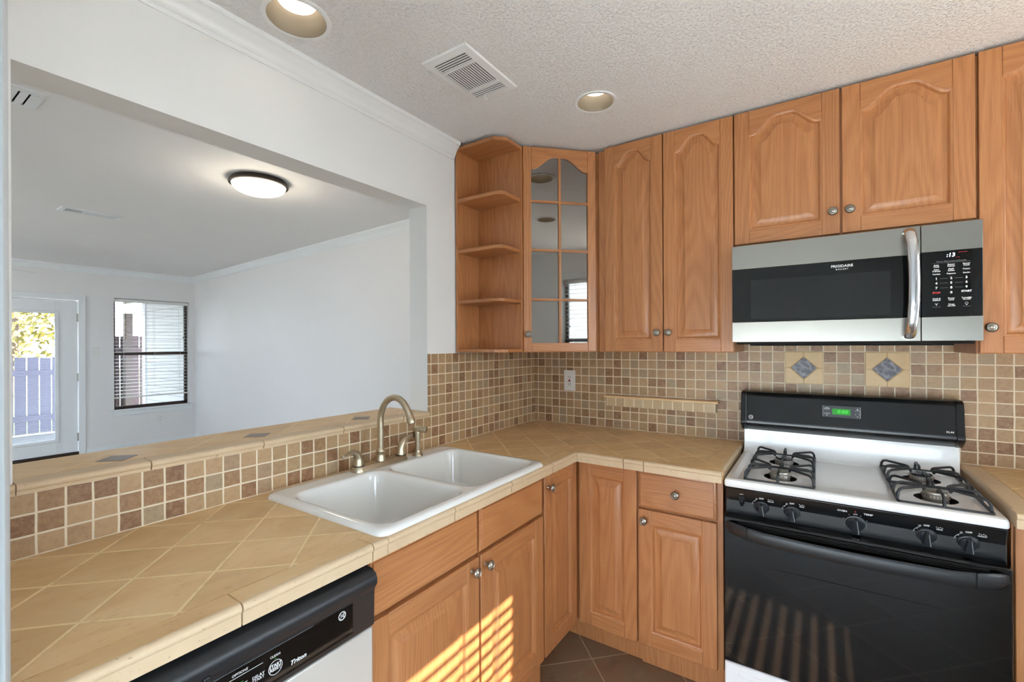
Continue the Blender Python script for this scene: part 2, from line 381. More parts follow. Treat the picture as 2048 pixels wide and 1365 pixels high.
# living room walls
DX = (-1.78, -0.81, 0.0, 1.995); WX = (-0.47, 0.40, 0.565, 2.05)
sbox('wall_far', M['wall_l'], (XF-0.14, XF, DX[1], WX[0], 0, ZC), (XF-0.14, XF, WX[0], WX[1], 0, WX[2]), (XF-0.14, XF, WX[0], WX[1], WX[3], ZC), (XF-0.14, XF, WX[1], 0.7, 0, ZC),
     (XF-0.14, XF, DX[0], DX[1], DX[3], ZC), (XF-0.14, XF, -5.3, DX[0], 0, ZC))
m = MB(); m.prism([(-0.122, 0.02), (XF, 0.475), (XF, 0.62), (-0.122, 0.165)], 'z', 0, ZC)
struct(m.build('wall_living_right', M['wall_l'], smooth=0))
LW = (-5.2, -3.4, 0.5, 2.0)
sbox('wall_living_left', M['wall_l'], (XF, LW[0], -5.3, -5.2, 0, ZC), (LW[1], -0.12, -5.3, -5.2, 0, ZC), (LW[0], LW[1], -5.3, -5.2, 0, LW[2]), (LW[0], LW[1], -5.3, -5.2, LW[3], ZC))
# crown mouldings
cp = [(0, 0), (0.0, -0.077), (0.006, -0.079), (0.010, -0.072), (0.009, -0.066), (0.014, -0.062), (0.018, -0.050), (0.026, -0.036), (0.036, -0.026), (0.040, -0.018), (0.044, -0.016), (0.046, 0)]
m = MB(); m.prism([(-0.006+a*1.05, ZC+b) for a, b in cp], 'y', -2.42, -0.782)
struct(m.build('trim_4', M['trim'], smooth=40))
ang = math.atan2(0.455, XF+0.122)
def wallT(x, y, dirx, diry):   # frame: local x along the wall, local y into the room
    a = math.atan2(diry, dirx); return Matrix.Translation((x, y, 0)) @ Matrix.Rotation(a, 4, 'Z')
m = MB(wallT(-0.122, 0.02, XF+0.122, 0.455)); L = math.hypot(XF+0.122, 0.455)
m.prism([(a*1.2, ZC+b*1.05) for a, b in cp], 'x', 0, L)
struct(m.build('trim_5', M['trim'], smooth=40))
m = MB(wallT(-0.122, 0.02, XF+0.122, 0.455)); m.prism([(0, 0), (0.014, 0), (0.014, 0.08), (0.006, 0.1), (0, 0.1)], 'x', 0, L)
struct(m.build('baseboard_living', M['trim'], smooth=40))
m = MB(wallT(XF, 0.47, 0, -1)); m.prism([(a*1.2, ZC+b*1.05) for a, b in cp], 'x', 0, 5.6)
struct(m.build('trim_6', M['trim'], smooth=40))
m = MB(); m.box(XF, XF+0.014, DX[1]+0.06, 0.47, 0, 0.1); struct(m.build('baseboard_far', M['trim'], smooth=40))

# ------------------------------------------------------------------ cabinetry
OV, OH = M['oak_v'], M['oak_h']
def contour(x0, x1, z0, zs, h, N=36):
    pts = [(x0, z0), (x1, z0)]
    for i in range(N+1):
        u = 1 - 2*i/N; w = max(0.0, min(1.0, (0.97 - abs(u))/0.80)); b = 0.5-0.5*math.cos(PI*w)
        pts.append(((x0+x1)/2 + u*(x1-x0)/2, zs + h*b))
    return pts
def knob(parent, x, y, z):
    m = MB(); m.lathe([(0.0075, 0), (0.006, 0.004), (0.0055, 0.012), (0.009, 0.016), (0.0155, 0.019), (0.017, 0.022), (0.0165, 0.025), (0.0135, 0.0275), (0.0125, 0.0262), (0.0095, 0.0275), (0.0085, 0.0265), (0.005, 0.0295), (0.0001, 0.030)],
                     (x, y, z), '-y', 20, True, False)
    return m.build('knob', M['knob'], parent, smooth=50)
def panel_door(parent, x0, x1, z0, z1, yf, sw=0.052, bw=0.055, tw=0.055, arch=0.0, kn=None, th=0.020):
    yb = yf + th; ix0, ix1, iz0, izs = x0+sw, x1-sw, z0+bw, z1-tw-arch
    m = MB()
    m.box(x0, ix0, yf, yb, z0, z1, 0); m.box(ix1, x1, yf, yb, z0, z1, 0); m.box(ix0, ix1, yf, yb, z0, iz0, 1)
    ct = contour(ix0, ix1, iz0, izs, arch)
    top = [(x, z) for x, z in ct[2:]]
    m.prism([(ix1, z1), (ix0, z1)] + top[::-1], 'y', yf, yb, 1)
    d = m.build('door', [OV, OH], parent, bevel=0.0022, smooth=30)
    p = MB()
    def lp(ins, dep):
        return [(x, yf+dep, z) for x, z in contour(ix0+ins, ix1-ins, iz0+ins, izs-ins, arch)]
    p.loops([lp(-0.001, 0.001), lp(0.003, 0.0015), lp(0.007, 0.004), lp(0.010, 0.009), lp(0.012, 0.0125), lp(0.016, 0.0130), lp(0.022, 0.0120), lp(0.042, 0.005), lp(0.045, 0.0030)], False, True)
    p.build('panel', OV, d, smooth=25)
    if kn: knob(d, kn[0], yf, kn[1])
    return d
def slab_front(name, parent, x0, x1, z0, z1, yf, kn=None, th=0.020):
    m = MB(); q = lambda i, dep: [(x0+i, yf+dep, z0+i), (x1-i, yf+dep, z0+i), (x1-i, yf+dep, z1-i), (x0+i, yf+dep, z1-i)]
    m.loops([q(0, th), q(0, 0.008), q(0.004, 0.005), q(0.010, 0.004), q(0.0115, 0.0), q(0.014, 0.0)], True, True)
    d = m.build(name, OH, parent, smooth=25)
    if kn: knob(d, kn[0], yf, kn[1])
    return d

# --- upper cabinets on the rear wall
UB, UT, UF = 1.364, 2.412, -0.33
c = thing('wall_cabinet', 'tall oak wall cabinet with two arched doors between the glass corner cabinet and the microwave', 'cabinet', (0.91, 0, UB))
m = MB(); m.box(0.5815, 1.2235, -0.308, 0, UB, UT-0.002); m.build('body', OV, c, world=True, bevel=0.0015)
def up_doors(c, ds):
    for x0, x1, z0, z1, a, k in ds:
        t = c.location
        panel_door(c, x0-t.x, x1-t.x, z0-t.z, z1-t.z, UF-t.y, 0.052 if x1-x0 < 0.35 else 0.058, 0.058, 0.040, a, (k[0]-t.x, k[1]-t.z))
up_doors(c, [(0.622, 0.914, UB+0.003, UT, 0.062, (0.889, 1.458)), (0.919, 1.2225, UB+0.003, UT, 0.062, (0.943, 1.458))])
c = thing('wall_cabinet', 'short oak wall cabinet with two arched doors directly above the microwave', 'cabinet', (1.61, 0, 1.825))
m = MB(); m.box(1.2245, 1.9905, -0.308, 0, 1.826, UT-0.002); m.build('body', OV, c, world=True, bevel=0.0015)
up_doors(c, [(1.228, 1.605, 1.838, UT, 0.064, (1.581, 1.924)), (1.612, 1.989, 1.838, UT, 0.064, (1.636, 1.924))])
c = thing('wall_cabinet', 'tall oak wall cabinet at the right, beside the microwave', 'cabinet', (2.42, 0, UB))
m = MB(); m.box(1.9915, 2.8485, -0.308, 0, UB, UT-0.002); m.build('body', OV, c, world=True, bevel=0.0015)
up_doors(c, [(1.997, 2.416, UB+0.003, UT, 0.062, (2.022, 1.455)), (2.424, 2.843, UB+0.003, UT, 0.062, (2.818, 1.455))])

# --- glazed corner cabinet
c = thing('corner_cabinet', 'angled oak corner cabinet with an arched eight pane glass door', 'cabinet', (0, 0, UB), R(45))
m = MB(); m.prism([(0.001, -0.001), (0.001, -0.581), (0.285, -0.581), (0.5805, -0.285), (0.5805, -0.001)], 'z', UB, UT-0.002); m.build('body', OV, c, world=True, bevel=0.0015)
x0, x1, z0, z1, yf, yb = -0.212, 0.176, 0.004, UT-UB, -0.629, -0.610
gx0, gx1, gz0, gzs, ga = x0+0.042, x1-0.044, 0.048, 0.934, 0.066
m = MB(); m.box(x0, gx0, yf, yb, z0, z1, 0); m.box(gx1, x1, yf, yb, z0, z1, 0); m.box(gx0, gx1, yf, yb, z0, gz0, 1)
ct = contour(gx0, gx1, gz0, gzs, ga)
m.prism([(gx1, z1), (gx0, z1)] + ct[2:][::-1], 'y', yf, yb, 1)
d = m.build('door', [OV, OH], c, bevel=0.002, smooth=30)
m = MB(); mx = (gx0+gx1)/2
m.box(mx-0.0065, mx+0.0065, yf+0.001, yf+0.012, gz0-0.001, gzs+ga+0.003, 0)
for zz in (0.270, 0.523, 0.772): m.box(gx0-0.001, gx1+0.001, yf+0.002, yf+0.011, zz-0.0065, zz+0.0065, 1)
m.build('muntin', [OV, OH], d, bevel=0.0022)
m = MB(); m.prism(contour(gx0-0.004, gx1+0.004, gz0-0.004, gzs, ga+0.004), 'y', yf+0.010, yf+0.014); m.build('glass', M['mirror'], d, smooth=0)
knob(d, -0.192, yf, 0.091)

# --- open end shelf
c = thing('open_shelf', 'open oak end shelf with three shelves on the wall beside the glass corner cabinet', 'shelf', (0, -0.68, UB))
m = MB(); m.box(0.001, 0.013, -0.776, -0.583, UB+0.002, UT-0.003); m.build('back_panel', OV, c, world=True, bevel=0.001)
m = MB(); m.box(0.013, 0.288, -0.601, -0.583, UB+0.002, UT-0.003); m.build('side_panel', OV, c, world=True, bevel=0.002)
def shelf_poly(cut):
    if cut: return [(0.013, -0.6015), (0.013, -0.776), (0.240, -0.776), (0.288, -0.728), (0.288, -0.6015)]
    return [(0.013, -0.6015), (0.013, -0.774)] + [(a, b) for a, b in arc(0.243, -0.734, 0.040, 270, 360, 6)] + [(0.283, -0.6015)]
for nm, za, zb, cut in (('bottom_panel', UB+0.002, UB+0.018, True), ('shelf', 1.613, 1.629, False), ('shelf', 1.868, 1.886, False), ('shelf', 2.126, 2.145, False), ('top_panel', UT-0.021, UT-0.003, True)):
    m = MB(); m.prism(shelf_poly(cut), 'z', za, zb); m.build(nm, M['oak_h'], c, world=True, bevel=0.002, smooth=30)

# --- base cabinets
BT = 0.869
def left(name, label, cat, y): return thing(name, label, cat, (0, y, 0), R(90))
c = left('base_cabinet', 'oak sink base cabinet with two false drawer fronts and two doors lit by sun stripes', 'cabinet', -1.3675)
m = MB(); H = 0.4355
m.box(-H, -H+0.018, -0.58, -0.01, 0, BT); m.box(H-0.018, H, -0.58, -0.01, 0, BT); m.box(-H, H, -0.58, -0.01, 0.10, 0.118)
m.box(-H, H, -0.58, -0.562, 0.118, BT); m.box(-H, H, -0.52, -0.505, 0, 0.10); m.build('body', OV, c, bevel=0.0015)
slab_front('drawer_front', c, -0.432, 0.008, 0.715, 0.866, -0.60); slab_front('drawer_front', c, 0.018, 0.432, 0.715, 0.866, -0.60)
panel_door(c, -0.432, 0.008, 0.118, 0.706, -0.60, 0.060, 0.06, 0.06, 0, (-0.028, 0.672))
panel_door(c, 0.018, 0.432, 0.118, 0.706, -0.60, 0.060, 0.06, 0.06, 0, (0.044, 0.668))
c = thing('base_cabinet', 'oak corner base cabinet with two narrow full height doors meeting in the inner corner', 'cabinet', (0.3, -0.3, 0))
m = MB(); m.prism([(0.01, -0.01), (0.01, -0.930), (0.58, -0.930), (0.58, -0.59), (0.8795, -0.59), (0.8795, -0.01)], 'z', 0.11, BT)
m.prism([(0.02, -0.02), (0.02, -0.930), (0.505, -0.930), (0.505, -0.540), (0.8795, -0.540), (0.8795, -0.02)], 'z', 0, 0.11)
m.build('body', OV, c, world=True, bevel=0.0015)
d = panel_door(c, 0.604-0.3, 0.876-0.3, 0.112, 0.862, -0.61+0.3, 0.056, 0.06, 0.058)
# the leaf on the sink side faces the room: built in a turned frame
lf = panel_door(c, -0.150, 0.146, 0.118, 0.862, -0.60, 0.052, 0.06, 0.058, 0, (-0.122, 0.812))
TT = MAT[c.name].inverted() @ Matrix.Translation((0, -0.772, 0)) @ Matrix.Rotation(PI/2, 4, 'Z')
for q in [lf] + list(lf.children): q.data.transform(TT)
c = thing('base_cabinet', 'oak base cabinet with one drawer over one door beside the stove', 'cabinet', (1.05, 0, 0))
m = MB(); m.box(0.8805, 1.218, -0.59, -0.01, 0.11, BT); m.box(0.8805, 1.218, -0.552, -0.02, 0, 0.11); m.build('body', OV, c, world=True, bevel=0.0015)
slab_front('drawer', c, 0.884-1.05, 1.197-1.05, 0.703, 0.860, -0.61, (1.043-1.05, 0.783))
panel_door(c, 0.884-1.05, 1.197-1.05, 0.114, 0.694, -0.61, 0.054, 0.058, 0.06, 0, (0.911-1.05, 0.650))
c = thing('base_cabinet', 'oak base cabinet right of the stove, under the short tiled counter', 'cabinet', (2.42, 0, 0))
m = MB(); m.box(2.006, 2.84, -0.59, -0.01, 0.11, BT); m.box(2.006, 2.84, -0.552, -0.02, 0, 0.11); m.build('body', OV, c, world=True, bevel=0.0015)
panel_door(c, 2.01-2.42, 2.42-2.42, 0.114, 0.860, -0.61, 0.054, 0.058, 0.06, 0, (0.0-0.03, 0.80)); panel_door(c, 2.425-2.42, 2.836-2.42, 0.114, 0.860, -0.61, 0.054, 0.058, 0.06, 0, (0.035, 0.80))

# ------------------------------------------------------------------ counters
c = thing('countertop', 'L-shaped tan stone tile countertop with diagonal joints around the white sink', 'countertop', (0.3, -0.6, 0.87))
zt = 0.914
m = MB()
for b in ((0.001, 0.557, -2.42, -1.755), (0.001, 0.066, -1.755, -0.950), (0.001, 0.557, -0.950, -0.606), (0.001, 1.143, -0.606, -0.001)):
    m.box(b[0], b[1], b[2], b[3], 0.872, zt)
m.build('tile_field', M['ctr'], c, world=True, smooth=0)
m = MB(); m.box(0.001, 0.610, -2.42, -1.757, 0.8705, 0.9125); m.box(0.001, 0.610, -0.948, -0.61, 0.8705, 0.9125); m.box(0.55, 1.217, -0.65, -0.001, 0.8705, 0.9125); m.box(0.596, 0.612, -1.757, -0.948, 0.8705, 0.9125)
m.build('grout_bed', M['grout'], c, world=True, smooth=0)
def nose(w, z=zt, t=0.043, r=0.011):    # bullnose section: (distance behind the front edge, height)
    return [(w, z-t), (0.004, z-t)] + [(0.004-0.0, z-0.018), (0.001, z-0.016), (0.0, z-r)] + [(r-r*math.cos(R(a)), z-r+r*math.sin(R(a))) for a in (25, 50, 75, 90)] + [(w, z)]
m = MB()
BRD = []
def strip_left(y0, y1, w):
    m.prism([(0.622-a, b) for a, b in nose(min(w, 0.0135))], 'y', y0, y1)
    if w > 0.02: BRD.append((0.622-w, 0.622-0.0135, y0, y1, 0.872, zt))
g = 0.0016
for y0, y1, w in ((-2.42, -2.112, 0.062), (-2.112, -1.805, 0.062), (-1.805, -1.757, 0.062), ): strip_left(y0+g, y1-g, w)
for y0, y1 in ((-1.757, -1.50), (-1.50, -1.193), (-1.193, -0.948)): strip_left(y0+(g if y0 > -1.7 else 0), y1-(g if y1 < -1.0 else 0), 0.0135)
strip_left(-0.948, -0.889-g, 0.062); strip_left(-0.889+g, -0.667, 0.062)
def strip_back(x0, x1, w):
    m.prism([(-0.667+a, b) for a, b in nose(0.0135)], 'x', x0, x1); BRD.append((x0, x1, -0.6535, -0.667+w, 0.872, zt))
for x0, x1 in ((0.622, 0.838), (0.838, 0.925), (0.925, 1.2255)): strip_back(x0+g, x1-g, 0.058)
# end border beside the stove
for y0, y1 in ((-0.606, -0.365), (-0.365, -0.192), (-0.192, -0.001)):
    m.prism([(1.2255-a, b) for a, b in nose(0.0135)], 'y', y0+g, y1-g); BRD.append((1.1435, 1.212, y0+g, y1-g, 0.872, zt))
BRD.append((0.557, 0.622, -0.6535, -0.606, 0.872, zt))
m.box(0.6085, 0.622, -0.667, -0.6535, 0.872, zt)
m.build('bullnose_edge', M['edge'], c, world=True, smooth=50)
m = MB()
for b in BRD[:3]: m.box(*b)
m.build('border_tile', M['brd'], c, world=True, smooth=0)
m = MB()
for b in BRD[3:]: m.box(*b)
m.build('border_tile', M['brd'], c, world=True, smooth=0)
c = thing('countertop', 'short tan stone tile countertop right of the stove', 'countertop', (2.42, -0.3, 0.87))
m = MB(); m.box(2.064, 2.848, -0.606, -0.001, 0.872, zt); m.build('tile_field', M['ctr'], c, world=True, smooth=0)
m = MB(); m.box(2.01, 2.848, -0.65, -0.001, 0.8705, 0.9125); m.build('grout_bed', M['grout'], c, world=True, smooth=0)
m = MB(); m.prism([(-0.667+a, b) for a, b in nose(0.058)], 'x', 2.0, 2.848)
m.prism([(2.0+a, b) for a, b in nose(0.062)], 'y', -0.606, -0.30-g); m.prism([(2.0+a, b) for a, b in nose(0.062)], 'y', -0.30+g, -0.001); m.build('bullnose_edge', M['edge'], c, world=True, smooth=50)
# bar ledge on the knee wall
c = thing('bar_ledge', 'long tan stone tile bar ledge with dark diamond inserts on top of the knee wall', 'ledge', (-0.13, -1.65, 1.065))
zl = 1.090
m = MB(); m.box(-0.262, -0.048, -2.313, -0.977, 1.064, zl); m.build('tile_field', counter_tile('ledge_travertine', 0.20, -1.02, 1.30, -1.02, 1.30, 5.0, 0.009), c, world=True, smooth=0)
m = MB(); m.box(-0.262, 0.000, -2.313, -0.977, 1.0635, zl-0.002); m.build('grout_bed', M['grout'], c, world=True, smooth=0)
m = MB()
ys = [-2.313, -2.058, -1.752, -1.446, -1.140, -0.977]
for a, b in zip(ys[:-1], ys[1:]):
    m.prism([(0.012-p, q) for p, q in nose(0.058, zl, 0.026, 0.010)], 'y', a+g, b-g)
m.prism([(0.012-p, q) for p, q in nose(0.0118, zl, 0.026, 0.010)], 'y', -2.42, ys[0]-0.0005)
m.build('bullnose_edge', M['edge'], c, world=True, smooth=50)
for yy in (-2.10, -1.715, -1.275):
    m = MB(); r = 0.047; m.prism([(-0.105-r, yy), (-0.105, yy-r), (-0.105+r, yy), (-0.105, yy+r)], 'z', zl, zl+0.0012); m.build('diamond_insert', M['taupe'], c, world=True, smooth=0)
# accent tiles + spice ledge on the backsplash
for xx, lab in ((1.4755, 'square beige stone accent tile with dark blue diamond, the left one above the stove clock'), (1.7795, 'square beige stone accent tile with dark blue diamond, the right one, nearer the microwave keypad')):
    c = thing('accent_tile', lab, 'tile', (xx, -0.001, 1.2885), group='diamond accent tiles over the stove')
    m = MB(); w = 0.0755; m.box(-w, w, -0.0022, 0.0, -w, w); m.build('grout_bed', M['grout'], c, smooth=0)
    m = MB(); r = 0.0535; gg = 0.0012
    for sx in (-1, 1):
        for sz in (-1, 1):
            m.prism([(sx*gg, sz*(r+gg)), (sx*gg, sz*(w-0.002)), (sx*(w-0.002), sz*(w-0.002)), (sx*(w-0.002), sz*gg), (sx*(r+gg), sz*gg)], 'y', -0.005, -0.001)
    m.build('corner_tiles', M['beige'], c, smooth=0, bevel=0.0008)
    m = MB(); r = 0.051; m.prism([(-r, 0), (0, -r), (r, 0), (0, r)], 'y', -0.006, -0.001); m.build('diamond_insert', M['blue'], c, smooth=0, bevel=0.0008)
c = thing('spice_ledge', 'narrow mosaic tiled spice ledge on the backsplash left of the stove', 'shelf', (0.80, 0, 1.05))
m = MB(); m.box(0.514, 1.098, -0.052, -0.0005, 1.049, 1.099); m.build('body', mosaic('spice_ledge_mosaic', 'x', 0.519, 0.0525, 1.0475, 0.0515, 0.65), c, world=True, smooth=0, bevel=0.0015)
m = MB(); m.box(0.503, 1.112, -0.064, -0.0005, 1.099, 1.109); m.build('top_tile', M['brd'], c, world=True, smooth=0, bevel=0.002)
# outlet
def outlet(name, label, T, toggle=False, gfci=False, s=1.0):
    o = thing(name, label, 'outlet' if not toggle else 'switch', T[0], T[1])
    m = MB(); m.box(-0.036*s, 0.036*s, -0.006, -0.0005, -0.059*s, 0.059*s); p = m.build('cover_plate', M['white'], o, bevel=0.0025)
    m = MB()
    if toggle: m.box(-0.005, 0.005, -0.014, -0.006, -0.004, 0.012)
    elif gfci:
        m.box(-0.017, 0.017, -0.0078, -0.006, -0.034, 0.034)
    else:
        for zz in (-0.02, 0.02): m.prism(arc(0, zz, 0.016, 0, 360, 20)[:-1], 'y', -0.0078, -0.006)
    f = m.build('receptacle' if not toggle else 'toggle', M['white'], o, bevel=0.0008)
    if not toggle:
        for zz in (-0.022, 0.022):
            m = MB(); m.box(-0.007, -0.0045, -0.0083, -0.0077, zz-0.004, zz+0.005); m.box(0.0045, 0.007, -0.0083, -0.0077, zz-0.004, zz+0.005); m.lathe([(0.0025, 0), (0.0025, 0.0006)], (0, -0.0077, zz-0.009), '-y', 10); m.build('slots', M['dark'], f, smooth=0)
        if gfci:
            m = MB(); m.box(-0.007, 0.007, -0.0092, -0.0077, -0.0065, -0.0005); m.build('test_button', M['dark'], f, bevel=0.0005)
            m = MB(); m.box(-0.007, 0.007, -0.0092, -0.0077, 0.0008, 0.0065); m.build('reset_button', M['red'], f, bevel=0.0005)
    return o
outlet('wall_outlet', 'white outlet with red and black buttons on the mosaic backsplash near the corner', ((0.2545, 0, 1.181), 0), gfci=True, s=1.06)
outlet('light_switch', 'white toggle switch plate on the far living room wall between door and window', ((XF, -0.655, 1.335), R(90)), toggle=True)
outlet('wall_outlet', 'white outlet low on the far living room wall under the window', ((XF, 0.035, 0.39), R(90)))

# ------------------------------------------------------------------ sink, faucet, sprayer
c = thing('kitchen_sink', 'white double bowl drop-in sink set in the tile counter', 'sink', (0.33, -1.3525, 0.914))
def rr3(x0, x1, y0, y1, r, z): return [(a, b, z) for a, b in rrect(x0, x1, y0, y1, r, 7)]
X0, X1, Y0, Y1 = 0.046, 0.612, -1.772, -0.934
m = MB()
m.loops([rr3(X0, X1, Y0, Y1, 0.030, 0.9142), rr3(X0+0.001, X1-0.001, Y0+0.001, Y1-0.001, 0.030, 0.920), rr3(X0+0.005, X1-0.005, Y0+0.005, Y1-0.005, 0.030, 0.9265), rr3(X0+0.012, X1-0.012, Y0+0.012, Y1-0.012, 0.030, 0.9295), rr3(X0+0.020, X1-0.020, Y0+0.020, Y1-0.020, 0.03, 0.9300)])
bowls = [(0.142, 0.578, -1.738, -1.393), (0.142, 0.578, -1.358, -0.966)]
# deck between rim and bowls
bm = bmesh.new()
def ring(pts):
    vs = [bm.verts.new(p) for p in pts]
    for i in range(len(vs)): bm.edges.new((vs[i], vs[(i+1) % len(vs)]))
ring(rr3(X0+0.020, X1-0.020, Y0+0.020, Y1-0.020, 0.03, 0.9300))
for b in bowls: ring(rr3(b[0]-0.012, b[1]+0.012, b[2]-0.012, b[3]+0.012, 0.062, 0.9300))
bmesh.ops.triangle_fill(bm, edges=bm.edges[:], use_beauty=True)
bm.verts.index_update(); m._add([v.co.copy() for v in bm.verts], [tuple(v.index for v in f.verts) for f in bm.faces]); bm.free()
m.build('rim', M['porcelain'], c, world=True, smooth=40)
for b in bowls:
    m = MB(); Ls = []
    for ins, z, r in ((-0.012, 0.9300, 0.062), (-0.006, 0.9293, 0.058), (-0.001, 0.926, 0.055), (0.003, 0.918, 0.052), (0.006, 0.900, 0.052), (0.016, 0.790, 0.054), (0.024, 0.765, 0.056), (0.040, 0.748, 0.058), (0.070, 0.742, 0.06), (0.12, 0.739, 0.03)):
        Ls.append(rr3(b[0]+ins, b[1]-ins, b[2]+ins, b[3]-ins, r, z))
    m.loops(Ls, False, True); m.build('bowl', M['porcelain'], c, world=True, smooth=60)
    m = MB(); cx, cy = (b[0]+b[1])/2, (b[2]+b[3])/2
    m.lathe([(0.044, 0), (0.042, 0.003), (0.032, 0.002), (0.028, 0.0005), (0.0001, 0.0005)], (cx, cy, 0.7392), 'z', 24, False, False); m.build('drain', M['chrome'], c, world=True, smooth=50)

FY = -1.338; FX = 0.092; FZ = 0.9302
c = thing('kitchen_faucet', 'brushed nickel gooseneck faucet with two lever handles on the sink deck', 'faucet', (FX, FY, FZ))
m = MB()
def stad(w, h, z): return [(b, a, z) for a, b in arc(h, 0, w, -90, 90, 10) + arc(-h, 0, w, 90, 270, 10)]
m.loops([stad(0.028, 0.105, 0), stad(0.028, 0.105, 0.003), stad(0.026, 0.105, 0.008), stad(0.0235, 0.105, 0.017), stad(0.022, 0.105, 0.019)], True, True)
m.build('base_plate', M['nickel'], c, smooth=40)
m = MB()
m.lathe([(0.021, 0.018), (0.0205, 0.024), (0.017, 0.040), (0.0165, 0.050), (0.018, 0.052), (0.018, 0.060), (0.014, 0.066), (0.0125, 0.070)], (0, 0, 0), 'z', 24)
pts = [(0, 0, 0.05), (0, 0, 0.10), (0, 0, 0.14), (0, 0, 0.172)] + [(0.083-0.083*math.cos(R(a)), 0, 0.172+0.100*math.sin(R(a))) for a in range(8, 154, 8)]
e = pts[-1]; pts += [(e[0]+0.008, 0, e[2]-0.014), (e[0]+0.014, 0, e[2]-0.027)]
m.tube(pts, [0.0125]*(len(pts)-3) + [0.0125, 0.0128, 0.0128], 16)
e = Vector(pts[-1]); dd = (Vector(pts[-1])-Vector(pts[-2])).normalized()
m.tube([e-dd*0.016, e-dd*0.010, e+dd*0.008, e+dd*0.014], [0.0130, 0.0155, 0.0155, 0.0135], 18)
m.build('spout', M['nickel'], c, smooth=45)
def lever(y0, pts, rad):
    m = MB(); m.lathe([(0.0215, 0.018), (0.0215, 0.022)], (0, y0, 0), 'z', 24, mi=1)
    m.lathe([(0.0195, 0.022), (0.019, 0.030), (0.0165, 0.044), (0.0145, 0.052)], (0, y0, 0), 'z', 24)
    m.tube([(x, y0+y, z) for x, y, z in pts], rad, 14); m.build('handle', [M['nickel'], M['blackm']], c, smooth=50)
lever(-0.105, [(0, 0, 0.030), (0, -0.001, 0.050), (0.001, -0.008, 0.066), (0.003, -0.024, 0.077), (0.008, -0.046, 0.078), (0.014, -0.066, 0.074), (0.018, -0.080, 0.073), (0.019, -0.086, 0.074)], [0.018, 0.0155, 0.0135, 0.0105, 0.0085, 0.0075, 0.0075, 0.004])
lever(0.105, [(0, 0, 0.030), (0, 0.001, 0.050), (0.001, 0.008, 0.066), (0.003, 0.024, 0.080), (0.0, 0.044, 0.086), (-0.006, 0.060, 0.087), (-0.010, 0.070, 0.087), (-0.011, 0.075, 0.088)], [0.018, 0.0155, 0.0135, 0.0105, 0.0085, 0.0075, 0.0075, 0.004])
c = thing('side_sprayer', 'brushed nickel side sprayer standing right of the gooseneck faucet', 'sprayer', (0.098, -1.143, FZ))
m = MB(); m.lathe([(0.023, 0), (0.0225, 0.004), (0.017, 0.010), (0.0135, 0.018), (0.013, 0.022)], (0, 0, 0), 'z', 22); m.build('holder', M['nickel'], c, smooth=45)
m = MB(); m.lathe([(0.0115, 0.015), (0.0115, 0.060), (0.0125, 0.095), (0.013, 0.105), (0.009, 0.112)], (0, 0, 0), 'z', 20)
m.tube([(-0.016, -0.003, 0.104), (-0.008, -0.002, 0.111), (0.016, 0.006, 0.112), (0.034, 0.012, 0.111), (0.040, 0.014, 0.110)], [0.009, 0.0145, 0.0145, 0.0145, 0.012], 16)
m.build('spray_head', M['nickel'], c, smooth=50)
m = MB(); m.box(-0.020, -0.012, -0.006, 0.005, 0.075, 0.104); m.build('trigger', M['blackm'], c, bevel=0.002)

# ------------------------------------------------------------------ dishwasher
c = left('dishwasher', 'black and pale steel dishwasher under the counter left of the sink', 'dishwasher', -2.106)
m = MB(); m.box(-0.297, 0.297, -0.585, -0.03, 0.0, 0.862); m.build('body', M['dark'], c, smooth=0)
m = MB(); m.box(-0.297, 0.297, -0.622, -0.585, 0.105, 0.716); m.build('door', M['dw_steel'], c, bevel=0.004)
m = MB(); m.box(-0.285, 0.285, -0.55, -0.52, 0.0, 0.10); m.build('kick_plate', M['blackm'], c, smooth=0)
m = MB(); prof = [(-0.585, 0.719), (-0.622, 0.719), (-0.626, 0.724), (-0.628, 0.806), (-0.631, 0.814), (-0.639, 0.826), (-0.639, 0.840), (-0.634, 0.850), (-0.620, 0.858), (-0.585, 0.861)]
m.prism(prof, 'x', -0.298, 0.298); cp_ = m.build('control_panel', M['blackm'], c, bevel=0.002, smooth=50)
m = MB(); m.box(-0.285, 0.234, -0.6292, -0.6255, 0.7340, 0.8035); m.build('gloss_overlay', M['blackg'], cp_, smooth=0, bevel=0.0006)
m = MB(); yt = -0.6294
def ringp(m, cx, cz, r, w, y, mi=0, n=36):
    m.loops([[(cx+q*math.cos(2*PI*i/n), y, cz+q*math.sin(2*PI*i/n)) for i in range(n)] for q in (r, r-w)], mi=mi)
def logo(m, cx, cz, r, y, mi=0):
    ringp(m, cx, cz, r, r*0.13, y, mi); ringp(m, cx, cz, r*0.82, r*0.06, y, mi)
    m.text('GE', r*0.95, (cx, y, cz), shear=0.35, mi=mi, sx=0.9)
    for a in range(4):
        th = R(45+90*a); m.tube([(cx+r*0.62*math.cos(th+k*0.25), y, cz+r*0.62*math.sin(th+k*0.25)+0*k) for k in (-1.2, -0.5, 0.5, 1.2)], r*0.05, 5, mi=mi)
logo(m, 0.205, 0.789, 0.0098, yt); m.build('emblem', M['ink'], cp_, smooth=0)
m = MB(); m.text('CLEAN', 0.0066, (0.051, yt, 0.7865)); ringp(m, 0.0515, 0.7635, 0.0142, 0.001, yt); m.text('START\nRESET', 0.0086, (0.0515, yt, 0.7640), bold=0.0002); m.build('start_button', M['ink'], cp_, smooth=0)
m = MB(); m.text('Triton', 0.0125, (0.099, yt, 0.7520), shear=0.3, bold=0.0003, sx=1.1); m.build('lettering', M['ink'], cp_, smooth=0)
m = MB(); m.text('OPTIONS', 0.0068, (-0.016, yt, 0.7925), shear=0.2); m.box(-0.062, 0.027, yt, yt+0.0003, 0.7863, 0.7871)
